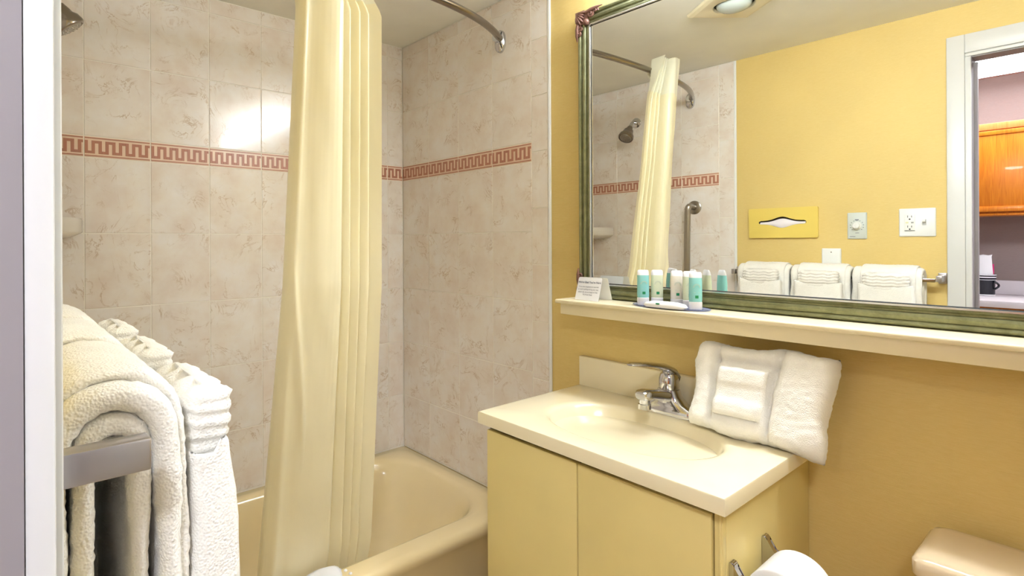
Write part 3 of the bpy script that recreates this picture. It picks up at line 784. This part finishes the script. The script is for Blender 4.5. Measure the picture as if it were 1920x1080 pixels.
t1 = tag(obj('bath_towel', make_bath(), M['towel'], None, 180), 'white bath towel folded over the bar, nearest the doorway', 'towel', 'bath towels on the bar')
HY0, HY1 = -1.612, -1.432
def make_hand():
    b = B()
    band(b, arc(BX, TWZ + .002, .0575, 165, 22, 12) + [(BX + .057, 1.16), (BX + .0565, .98), (BX + .056, .76)], .011, HY0, HY1, 44, .0045)
    # folded pocket: a soft block in front of the drape, its mouth sunk at the top
    m = 84; yc = (HY0 + HY1) / 2; hy0 = (HY1 - HY0) / 2
    rings = []
    for z, x0, x1, ky in ((.758, .072, .088, .93), (.764, .064, .096, .98), (.80, .062, .100, 1.0), (.86, .062, .103, 1.0), (.92, .062, .108, 1.0), (.98, .062, .111, 1.0), (1.03, .062, .114, 1.0), (1.07, .062, .1155, 1.0), (1.10, .062, .1135, 1.0), (1.13, .062, .110, 1.0), (1.16, .062, .107, 1.0), (1.178, .062, .1055, 1.0), (1.184, .063, .103, .99), (1.180, .065, .0985, .97), (1.165, .066, .097, .96), (1.15, .068, .095, .95)):
        r = []
        for k in range(m):
            a = 2 * PI * k / m; c, s_2 = math.cos(a), math.sin(a)
            x = BX + (x0 + x1) / 2 + (x1 - x0) / 2 * math.copysign(abs(c) ** .42, c)
            y = yc + hy0 * ky * math.copysign(abs(s_2) ** .42, s_2)
            sag = -.010 * (1 - ((y - yc) / hy0) ** 2) * max(0, (z - 1.10) / .08) if c > 0 else 0
            r.append(Vector((x, y, z + sag - .010 * (1 if c < 0 else 0) * max(0, min(1, (z - 1.12) / .06)))))
        rings.append(r)
    b.loft(rings, True, True, True)
    terry_disp(b, .0013, 150, 5.0, .0030, 20)
    return b
t2 = tag(obj('hand_towel', make_hand(), M['towel'], None, 180), 'white hand towel with a folded pocket over the nearest bath towel', 'towel', 'hand towels on the bar')
def make_wash():
    b = B(); rings = []; m = 90; yc = (HY0 + HY1) / 2
    zs = [1.150 + .0034 * k for k in range(24)]
    for z in zs:
        t = (z - zs[0]) / (zs[-1] - zs[0])
        hx = .018 + .006 * min(1, t * 2.2) - .020 * max(0, (t - .86) / .14) ** 2
        hy = .066 + .010 * min(1, t * 2.0) - .020 * max(0, (t - .86) / .14) ** 2
        r = []
        for k in range(m):
            a = 2 * PI * k / m; c, s_2 = math.cos(a), math.sin(a)
            lay = .0016 * math.sin(z * 480 + 1.5 * c) * min(1, t * 4) * (1 if t < .9 else 0)
            y = yc + (hy + lay) * math.copysign(abs(s_2) ** .45, s_2)
            x = BX + .0835 + .002 * t + (hx + lay + .003 * math.sin(y * 260) * t * max(0, c)) * math.copysign(abs(c) ** .45, c)
            r.append(Vector((x, y, z + .003 * math.sin(y * 150 + 1) * t)))
        rings.append(r)
    b.loft(rings, True, True, True)
    terry_disp(b, .0009, 160, 9.0, .0018, 30)
    return b
t3 = tag(obj('washcloth', make_wash(), M['towel'], None, 180), 'white washcloth fanned out of the pocket of the nearest towel', 'washcloth', 'washcloths tucked in towel pockets')
for dy, w in ((.2335, 'in the middle of the bar'), (.467, 'farthest from the doorway, by the tiled wall')):
    for o, la in ((t1, 'white bath towel folded over the bar, '), (t2, 'white hand towel with a folded pocket, '), (t3, 'white washcloth fanned out of its pocket, ')):
        c = o.copy(); COL.objects.link(c); c.location.y += dy; c['label'] = la + w

# ------------------------------------------------------------ wall plates on the left wall
def rr_pts(cy, cz, w, h, r, x, n=5):
    pts = []
    for sy, sz, a0 in ((1, 1, 0), (-1, 1, 90), (-1, -1, 180), (1, -1, 270)):
        for k in range(n + 1):
            a = math.radians(a0 + 90 * k / n); pts.append(Vector((x, cy + sy * (w / 2 - r) + r * math.cos(a), cz + sz * (h / 2 - r) + r * math.sin(a))))
    return pts
TCy, TCz = -1.101, 1.449
ti = thing('tissue_cover', 'yellow enamelled tissue cover plate with a wavy slot on the wall', 'tissue holder', (XLW, TCy, TCz))
b = B(); bm = b.bm; xF = XLW + .012
outer = rr_pts(TCy, TCz, .298, .146, .008, xF)
m = 40; slot = []
def slot_half(y): return .009 + .019 * math.exp(-((y) / .042) ** 2)
ysl = [-.102 + .204 * k / 24 for k in range(25)]
for y in ysl: slot.append(Vector((xF, TCy + y, TCz + .002 + slot_half(y) * 1.0 * (1 if abs(y) < .1 else .5))))
for y in ysl[::-1]: slot.append(Vector((xF, TCy + y, TCz + .002 - slot_half(y) * .95 * (1 if abs(y) < .1 else .5))))
vo = [bm.verts.new(p) for p in outer]; vi = [bm.verts.new(p) for p in slot]
es = [bm.edges.new((l[i], l[(i + 1) % len(l)])) for l in (vo, vi) for i in range(len(l))]
bmesh.ops.triangle_fill(bm, use_beauty=True, use_dissolve=False, edges=es)
for l, dx in ((vo, -.0115), (vi, -.004)):
    v2 = [bm.verts.new(v.co + Vector((dx, 0, 0))) for v in l]
    for i in range(len(l)):
        j = (i + 1) % len(l); bm.faces.new((l[i], l[j], v2[j], v2[i]))
obj('cover_plate', b, M['yplate'], ti, smooth=30)
obj('slot_back', B().box(XLW + .0004, XLW + .0015, TCy - .115, TCy + .115, TCz - .04, TCz + .045), M['dark'], ti)
b = B(); rings = []
for k in range(25):
    y = -.098 + .196 * k / 24; hh = slot_half(y) * .86
    rings.append([Vector((XLW + .002 + .006 * math.sin(PI * q / 6) * (1 + .3 * math.sin(k * .9)), TCy + y, TCz - .0035 + hh * (-1 + 2 * q / 6))) for q in range(7)])
b.loft(rings, False); tag(obj('tissue', b, M['tissue'], None, 60), 'white folded tissue showing in the slot of the yellow cover', 'tissue')

TMy, TMz = -1.395, 1.427
tm = thing('timer_switch', 'grey wall timer switch with a white dial on the yellow wall', 'switch', (XLW, TMy, TMz))
b = B(); b.loft([rr_pts(TMy, TMz, .070, .117, .004, XLW + .0005), rr_pts(TMy, TMz, .070, .117, .004, XLW + .004), rr_pts(TMy, TMz, .064, .111, .004, XLW + .0065)], True, True, True); obj('face_plate', b, plain('grey_green_plate', (206, 212, 204), .35), tm)
b = B(); b.lathe([(0, 0), (.018, 0), (.016, .006), (.0135, .008), (.0125, .018), (.010, .020), (0, .020)], (XLW + .0066, TMy, TMz), (1, 0, 0), 24); b.box(XLW + .026, XLW + .030, TMy - .002, TMy + .002, TMz - .010, TMz + .010, .001); obj('dial_knob', b, M['plate'], tm)
b = B()
for k in range(11):
    a = math.radians(-45 + 27 * k); b.ball((XLW + .0068, TMy + .024 * math.cos(a), TMz + .024 * math.sin(a)), .0004, .0022, .0014, 5)
b.box(XLW + .0066, XLW + .0072, TMy - .007, TMy + .007, TMz + .024, TMz + .028); b.box(XLW + .0066, XLW + .0072, TMy - .008, TMy + .006, TMz - .033, TMz - .031); b.box(XLW + .0066, XLW + .0072, TMy + .006, TMy + .026, TMz - .049, TMz - .047)
obj('dial_marks', b, M['ink'], tm)

OGy, OGz = -1.597, 1.436
og = thing('outlet_plate', 'white double wall plate with outlet and switch beside the doorway', 'outlet', (XLW, OGy, OGz))
b = B(); b.loft([rr_pts(OGy, OGz, .116, .117, .004, XLW + .0005), rr_pts(OGy, OGz, .116, .117, .004, XLW + .004), rr_pts(OGy, OGz, .110, .111, .004, XLW + .0065)], True, True, True); obj('face_plate', b, M['plate'], og)
oy = OGy + .023
obj('outlet', B().box(XLW + .0064, XLW + .0085, oy - .0165, oy + .0165, OGz - .033, OGz + .033, .002), M['plate'], og)
b = B()
for dz in (.021, -.021):
    for dy, hh in ((-.0062, .0038), (.0062, .0045)): b.box(XLW + .0084, XLW + .0090, oy + dy - .0009, oy + dy + .0009, OGz + dz - hh + .004, OGz + dz + hh + .004)
    b.ball((XLW + .0086, oy, OGz + dz - .007), .0006, .0032, .0026, 6)
b.box(XLW + .0084, XLW + .0088, oy - .017, oy + .017, OGz - .0350, OGz - .0336)
obj('outlet_slots', b, M['black'], og, kind='stuff')
obj('test_button', B().box(XLW + .0084, XLW + .0098, oy + .004, oy + .013, OGz - .003, OGz + .003, .0006), plain('pale_yellow_button', (238, 236, 190), .4), og)
obj('reset_button', B().box(XLW + .0084, XLW + .0098, oy - .013, oy - .004, OGz - .003, OGz + .003, .0006), plain('grey_button', (176, 178, 176), .4), og)
sy = OGy - .023
b = B(); b.box(XLW + .0064, XLW + .0072, sy - .006, sy + .006, OGz - .0125, OGz + .0125); obj('toggle_slot', b, plain('toggle_grey', (200, 202, 200), .4), og)
b = B(); b.prism([(XLW + .0066, sy - .0045, OGz - .004), (XLW + .0066, sy + .0045, OGz - .004), (XLW + .0066, sy + .0045, OGz + .006), (XLW + .0066, sy - .0045, OGz + .006)], (.012, 0, .006)); obj('toggle', b, M['plate'], og)
bp = thing('blank_plate', 'plain white square wall plate just above the middle towels', 'wall plate', (XLW, -1.299, 1.275))
b = B(); b.loft([rr_pts(-1.299, 1.270, .074, .112, .004, XLW + .0005), rr_pts(-1.299, 1.270, .074, .112, .004, XLW + .004), rr_pts(-1.299, 1.270, .068, .106, .004, XLW + .0065)], True, True, True); obj('face_plate', b, M['plate'], bp)
obj('screw', B().lathe([(0, 0), (.003, 0), (.002, .0012), (0, .0014)], (XLW + .0066, -1.299, 1.309), (1, 0, 0), 10), M['steel'], bp)

# ------------------------------------------------------------ ceiling heat lamp (seen in the mirror)
hl = thing('ceiling_heat_lamp', 'square cream ceiling plate with a recessed round glass bulb', 'lamp', (-.755, -1.195, CEIL))
cxl, cyl = -.757, -1.195; ra = math.radians(38)
def sq(h, z, n=6):
    pts = []
    for k in range(4):
        for q in range(n):
            a0 = math.radians(45 + 90 * k); a1 = math.radians(45 + 90 * (k + 1))
            p0 = Vector((math.cos(a0), math.sin(a0))) * h * math.sqrt(2); p1 = Vector((math.cos(a1), math.sin(a1))) * h * math.sqrt(2)
            p = p0.lerp(p1, q / n); pts.append(Vector((cxl + p.x * math.cos(ra) - p.y * math.sin(ra), cyl + p.x * math.sin(ra) + p.y * math.cos(ra), z)))
    return pts
def ci(r, z, n=24): return [Vector((cxl + r * math.cos(2 * PI * k / n + ra + PI / 4), cyl + r * math.sin(2 * PI * k / n + ra + PI / 4), z)) for k in range(n)]
obj('trim_plate', B().loft([sq(.124, CEIL - .001), sq(.122, CEIL - .012), sq(.108, CEIL - .018), ci(.080, CEIL - .018), ci(.074, CEIL - .016), ci(.072, CEIL - .004)], True), M['shelf'], hl, smooth=20)
obj('recess', B().lathe([(.0725, 0), (.070, .0005), (0, .0006)], (cxl, cyl, CEIL - .002), (0, 0, -1), 24), M['black'], hl)
b = B(); b.lathe([(.060, 0), (.062, .006), (.058, .016), (.045, .026), (.024, .032), (0, .034)], (cxl, cyl, CEIL - .004), (0, 0, -1), 32); obj('bulb', b, M['bulb'], hl, smooth=60)
obj('bulb_reflector', B().lathe([(.056, 0), (.056, .001), (.03, .0014), (0, .0015)], (cxl, cyl, CEIL - .0042), (0, 0, -1), 24), M['chrome'], hl)

# ------------------------------------------------------------ towel bundle leaning behind the basin
TLp, TRp, BRp, BLp = Vector((-.070, -1.449, 1.099)), Vector((-.070, -1.750, 1.106)), Vector((-.135, -1.735, .889)), Vector((-.140, -1.452, .900))
def bil(u, v): return BLp * (1 - u) * (1 - v) + BRp * u * (1 - v) + TLp * (1 - u) * v + TRp * u * v
ex = (BRp - BLp).normalized(); ey = ((TLp - BLp) - ex * (TLp - BLp).dot(ex)).normalized(); NF = ey.cross(ex) if ey.cross(ex).x < 0 else ex.cross(ey)
def ss(a, b2, x): t = min(1, max(0, (x - a) / (b2 - a))); return t * t * (3 - 2 * t)
def groove(d, w): return math.exp(-(d / w) ** 2)
def front_h(u, v):
    e = min(u, 1 - u) / .10; f = min(v, 1 - v) / .13
    q = math.sqrt(max(0, 1 - max(0, 1 - e) ** 2.2)) * math.sqrt(max(0, 1 - max(0, 1 - f) ** 2.2))
    h = .036 * q
    gl = .20 - .02 * v; gr = .64 - .02 * math.sin(v * 3) + .03 * (v - .5)
    h -= .016 * groove(u - gl, .022) * q; h -= .018 * groove(u - gr, .024) * q
    h += .012 * ss(gr, gr + .1, u) * q; h += .006 * ss(gl, gl - .08, u) * q
    if gl < u < gr: h += .004 * math.sin((u - gl) / (gr - gl) * PI) - .012 * groove(v - .80, .05) * q + .006 * ss(.42, .3, v) * q
    return h
NU, NV = 74, 54
def edge_wobble(u, v): return ex * (.004 * math.sin(v * 9 + 1) * (1 if u > .5 else -1) * (abs(u - .5) * 2) ** 4) + ey * (.005 * math.sin(u * 11 + .5) * (abs(v - .5) * 2) ** 4)
b = B()
fr = [[bil(i / NU, j / NV) + edge_wobble(i / NU, j / NV) + NF * front_h(i / NU, j / NV) for i in range(NU + 1)] for j in range(NV + 1)]
bk = [[bil(i / NU, j / NV) + edge_wobble(i / NU, j / NV) - NF * front_h(1 - i / NU, j / NV) * .72 for i in range(NU + 1)] for j in range(NV + 1)]
b.loft(fr, False); b.loft(bk, False, flip=True); bmesh.ops.remove_doubles(b.bm, verts=b.bm.verts, dist=.0004)
bmesh.ops.recalc_face_normals(b.bm, faces=b.bm.faces)
terry_disp(b, .0018, 90, 3.0, .003, 22)
tag(obj('folded_towel', b, M['towel'], None, 180), 'plump white folded towel leaning under the shelf at the counter end', 'towel')
b = B(); n1, n2 = 34, 30; g1, g2 = [], []
for j in range(n2 + 1):
    r1, r2 = [], []
    for i in range(n1 + 1):
        u = .225 + .365 * i / n1; v = .20 + .535 * j / n2 + .015 * (i / n1 - .5)
        e = min(i, n1 - i) / n1 / .10; f = min(j, n2 - j) / n2 / .10
        q = math.sqrt(max(0, 1 - max(0, 1 - e) ** 2)) * math.sqrt(max(0, 1 - max(0, 1 - f) ** 2))
        base = bil(u, v) + NF * (max(front_h(u, v), .024) + .004)
        bandz = .003 * ss(.30, .34, j / n2) * ss(.66, .62, j / n2)
        r1.append(base + NF * (.011 * q - bandz + .0025)); r2.append(base - NF * .002 * q)
    g1.append(r1); g2.append(r2)
b.loft(g1, False); b.loft(g2, False, flip=True); bmesh.ops.remove_doubles(b.bm, verts=b.bm.verts, dist=.0003); bmesh.ops.recalc_face_normals(b.bm, faces=b.bm.faces)
terry_disp(b, .0011, 110, 6.0, .001, 30)
tag(obj('folded_washcloth', b, M['towel'], None, 180), 'small white washcloth square laid on the front of the plump folded towel', 'washcloth')

# ------------------------------------------------------------ toilet paper and holder on the vanity side
TPZ, TPY = .706, CY1 - .075
th = thing('toilet_paper_holder', 'chrome two-post toilet paper holder on the side of the vanity', 'paper holder', (-.34, CY1, TPZ))
for x in (-.262, -.415):
    b = B(); pr = [(CY1 - .0005, TPZ + .045), (CY1 - .0005, TPZ - .03), (CY1 - .010, TPZ - .03), (CY1 - .075, TPZ - .016), (CY1 - .088, TPZ - .008), (CY1 - .090, TPZ + .004), (CY1 - .084, TPZ + .012), (CY1 - .045, TPZ + .010), (CY1 - .022, TPZ + .018), (CY1 - .012, TPZ + .034), (CY1 - .010, TPZ + .043), (CY1 - .005, TPZ + .046)]
    b.prism([(x - .009, y, z) for y, z in pr], (.018, 0, 0))
    bmesh.ops.bevel(b.bm, geom=[e for e in b.bm.edges], offset=.0015, segments=2, affect='EDGES')
    obj('post', b, M['chrome'], th, smooth=40)
obj('roller', B().tube([(-.405, TPY, TPZ), (-.272, TPY, TPZ)], .008, 14), M['chrome'], th)
tp = thing('toilet_paper_roll', 'white toilet paper roll on the chrome holder beside the vanity', 'toilet paper', (-.338, TPY, TPZ))
b = B(); b.lathe([(.020, 0), (.054, 0), (.0565, .002), (.0565, .108), (.054, .110), (.020, .110)], (-.394, TPY, TPZ - .009), (1, 0, 0), 40); 
obj('paper', b, M['paper'], tp, smooth=40)
b = B(); b.lathe([(.0195, -.0005), (.0205, -.001), (.0205, .111), (.0195, .1105)], (-.394, TPY, TPZ - .009), (1, 0, 0), 30); obj('card_core', b, plain('card_core', (196, 172, 140), .8), tp)

# ------------------------------------------------------------ toilet
TX0, TX1, TYa, TYb = -.205, -.020, -1.892, -2.350
to = thing('toilet', 'almond porcelain toilet with a square lidded tank by the wall', 'toilet', (-.3, -2.12, 0))
obj('tank', B().loft([rect_ring(TX0 + .03, TX1 - .004, TYb + .04, TYa - .04, .40, .03), rect_ring(TX0 + .018, TX1 - .003, TYb + .02, TYa - .02, .44, .03), rect_ring(TX0 + .010, TX1 - .003, TYb + .012, TYa - .012, .748, .025)], True, True, True), M['toilet'], to)
obj('tank_lid', B().loft([rect_ring(TX0, TX1, TYb, TYa, .7485, .02), rect_ring(TX0 - .004, TX1, TYb - .004, TYa + .004, .754, .022), rect_ring(TX0 - .004, TX1, TYb - .004, TYa + .004, .778, .022), rect_ring(TX0 + .002, TX1, TYb + .002, TYa - .002, .785, .022), rect_ring(TX0 + .014, TX1 - .006, TYb + .014, TYa - .014, .788, .02)], True, True, True), M['toilet'], to, smooth=50)
yc = (TYa + TYb) / 2
def bowl(z, a, bb, xc): return [Vector((xc - a * math.cos(2 * PI * k / 36) * (1.0 if math.cos(2 * PI * k / 36) > 0 else .8), yc + bb * math.sin(2 * PI * k / 36), z)) for k in range(36)]
obj('bowl', B().loft([bowl(0, .20, .10, -.36), bowl(.06, .19, .095, -.36), bowl(.20, .20, .11, -.38), bowl(.32, .25, .165, -.42), bowl(.385, .27, .185, -.44), bowl(.395, .265, .18, -.44), bowl(.395, .20, .12, -.44), bowl(.30, .14, .09, -.42), bowl(.22, .05, .04, -.38)], True, True, True), M['toilet'], to, smooth=60)
obj('bowl_shelf', B().box(TX0 - .05, TX1 - .02, yc - .11, yc + .11, .30, .399, .03, 3), M['toilet'], to)
obj('seat', B().loft([bowl(.398, .27, .185, -.445), bowl(.412, .275, .19, -.445), bowl(.420, .27, .185, -.445), bowl(.420, .15, .09, -.445)], True, True, True), M['toilet'], to, smooth=60)
obj('flush_lever', B().tube([(TX0 + .012, TYa - .06, .70), (TX0 - .012, TYa - .06, .70), (TX0 - .016, TYa - .075, .698), (TX0 - .016, TYa - .12, .692)], .006, 10), M['chrome'], to)

# ------------------------------------------------------------ kitchen corner seen through the doorway in the mirror
KW = -3.85
kc = thing('kitchen_counter', 'pale laminate kitchen counter along the mauve wall seen in the mirror', 'countertop', (-3.55, -1.6, .99))
obj('worktop', B().box(KW + .001, -3.244, -3.0, -.6, .950, .990, .003), M['laminate'], kc)
obj('splash_strip', B().box(KW + .001, KW + .022, -3.0, -.6, .991, 1.085, .003), M['laminate'], kc)
kb = thing('kitchen_base_cabinet', 'honey oak kitchen base cabinet under the pale counter', 'cabinet', (-3.55, -1.6, 0))
obj('body', B().box(KW + .001, -3.285, -2.98, -.62, .0, .949), M['oak'], kb)
for k in range(5): obj('door', B().box(-3.285, -3.267, -.64 - .465 * (k + 1) + .006, -.64 - .465 * k, .12, .925, .004), M['oak'], kb)
ku = thing('kitchen_wall_cabinet', 'honey oak wall cabinet hung over the kitchen counter', 'cabinet', (-3.7, -1.6, 1.8))
obj('body', B().box(KW + .001, -3.562, -2.80, -.80, 1.515, 2.115, .002), M['oak'], ku)
obj('crown_strip', B().box(-3.562, -3.548, -2.80, -.80, 2.068, 2.112, .003), mat_wood('light_oak_strip', (206, 130, 66), (226, 156, 92)), ku)
obj('bottom_rail', B().box(-3.562, -3.548, -2.80, -.80, 1.516, 1.528, .002), M['oak'], ku)
for k in range(4):
    y0 = -.815 - .495 * k; y1 = y0 - .485
    d = obj('door', B().box(-3.562, -3.5475, y1, y0, 1.540, 2.062, .002), M['oak'], ku)
    bb = B()
    for (ya, yb, za, zb) in ((y1, y0, 1.540, 1.575), (y1, y0, 2.035, 2.062), (y1, y1 + .04, 1.575, 2.035), (y0 - .04, y0, 1.575, 2.035)): bb.box(-3.5475, -3.541, ya, yb, za, zb, .0025)
    obj('door_frame', bb, M['oak'], d)
kl = thing('kitchen_ceiling_light', 'long white fluorescent light on the kitchen ceiling', 'lamp', (-3.3, -1.6, 2.46))
obj('pan', B().box(-3.53, -3.11, -2.3, -1.0, 2.445, 2.464, .003), M['white'], kl)
obj('diffuser', B().box(-3.52, -3.12, -2.29, -1.01, 2.405, 2.4445, .012, 3), mat_emit('kitchen_diffuser', (244, 246, 255), KITCHEN_LIGHT), kl)
kl2 = thing('added_globe_fill', 'round white fill light added out of view outside the doorway', 'lamp', (-2.10, -2.72, 2.46))  # unseen globe added to send fill light through the doorway
obj('globe', B().lathe([(.16, 0), (.19, .03), (.17, .07), (.10, .095), (0, .10)], (-2.10, -2.72, 2.464), (0, 0, -1), 32), mat_emit('globe_fill_emission', (238, 244, 255), GLOBE_FILL), kl2)
CXp, CYp = -3.655, -1.547
cn = thing('striped_canister', 'black canister with white stripes on the kitchen counter', 'canister', (CXp, CYp, .99))
obj('cup', B().lathe([(0, 0), (.044, 0), (.048, .006), (.050, .10), (.054, .108), (.054, .116)], (CXp, CYp, .9905), (0, 0, 1), 28), M['porc'], cn)
for z, r in ((.002, .0485), (.104, .0525), (.119, .0535), (.134, .0540)):
    obj('stripe', B().lathe([(r, 0), (r + .001, .001), (r + .001, .006), (r, .007), (r - .004, .0035)], (CXp, CYp, .9905 + z), (0, 0, 1), 28), M['cap'], cn)
obj('rim', B().lathe([(.0535, 0), (.0535, .034), (.049, .034), (.047, .02), (0, .02)], (CXp, CYp, .9905 + .1085), (0, 0, 1), 28), M['porc'], cn)
obj('side_handle', B().tube([(CXp + .02, CYp - .047 - .020 * math.sin(PI * k / 8), 1.035 + .05 * k / 8) for k in range(9)], .006, 8), M['porc'], cn)
pr_ = random.Random(5)
for k in range(3):
    x, y = CXp - .022 + .022 * k, CYp + .006 - .006 * k
    b = B(); a = pr_.uniform(-.25, .25)
    def pk(u, v): return Vector((x + .004 * v + .012 * a, y + u * .0165 + a * v * .06, 1.112 + v * .155 + .006 * math.sin(k * 2 + u)))
    b.loft([[pk(u, v) + Vector((s, 0, 0)) for s, u in ((-.008, 0), (0, 2.2), (.008, 0), (0, -2.2))] for v in (0, .3, .6, .85)] + [[pk(u, .93) + Vector((s, 0, 0)) for s, u in ((-.003, 0), (0, 2.5), (.003, 0), (0, -2.5))]], True, True, True)
    p = tag(obj('condiment_packet', b, M['paper'], None), ('rearmost', 'middle', 'front')[k] + ' one of three slim white packets in the striped canister', 'packet', 'packets in the striped canister')
obj_pk = B().box(CXp + .020, CXp + .024, CYp - .046, CYp - .028, 1.125, 1.20, .001)
tag(obj('marked_packet', obj_pk, M['pink'], None), 'magenta condiment packet at the edge of the striped canister', 'packet')
b = B(); b.loft([[Vector((CXp - .04 + .0 * z, CYp + .058, z)), Vector((CXp + .04, CYp + .058, z)), Vector((CXp + .04, CYp + .080, z)), Vector((CXp - .04, CYp + .080, z))] for z in (.9905, 1.02, 1.06, 1.082)], True, True, True)
tag(obj('coffee_pack', b, M['brown'], None), 'small brown coffee pack standing beside the striped canister', 'packet')
kf = thing('kitchen_faucet', 'chrome kitchen faucet at the far side of the pale counter', 'faucet', (-3.70, -1.95, .99))
obj('base', B().lathe([(0, 0), (.03, 0), (.028, .01), (.018, .03), (0, .032)], (-3.70, -1.93, .9905), (0, 0, 1)), M['chrome'], kf)
obj('spout', B().tube(chaikin([Vector((-3.70, -1.93, 1.0)), Vector((-3.69, -1.92, 1.06)), Vector((-3.60, -1.85, 1.075)), Vector((-3.50, -1.80, 1.05)), Vector((-3.49, -1.795, 1.03))], 2), .011, 12), M['chrome'], kf)
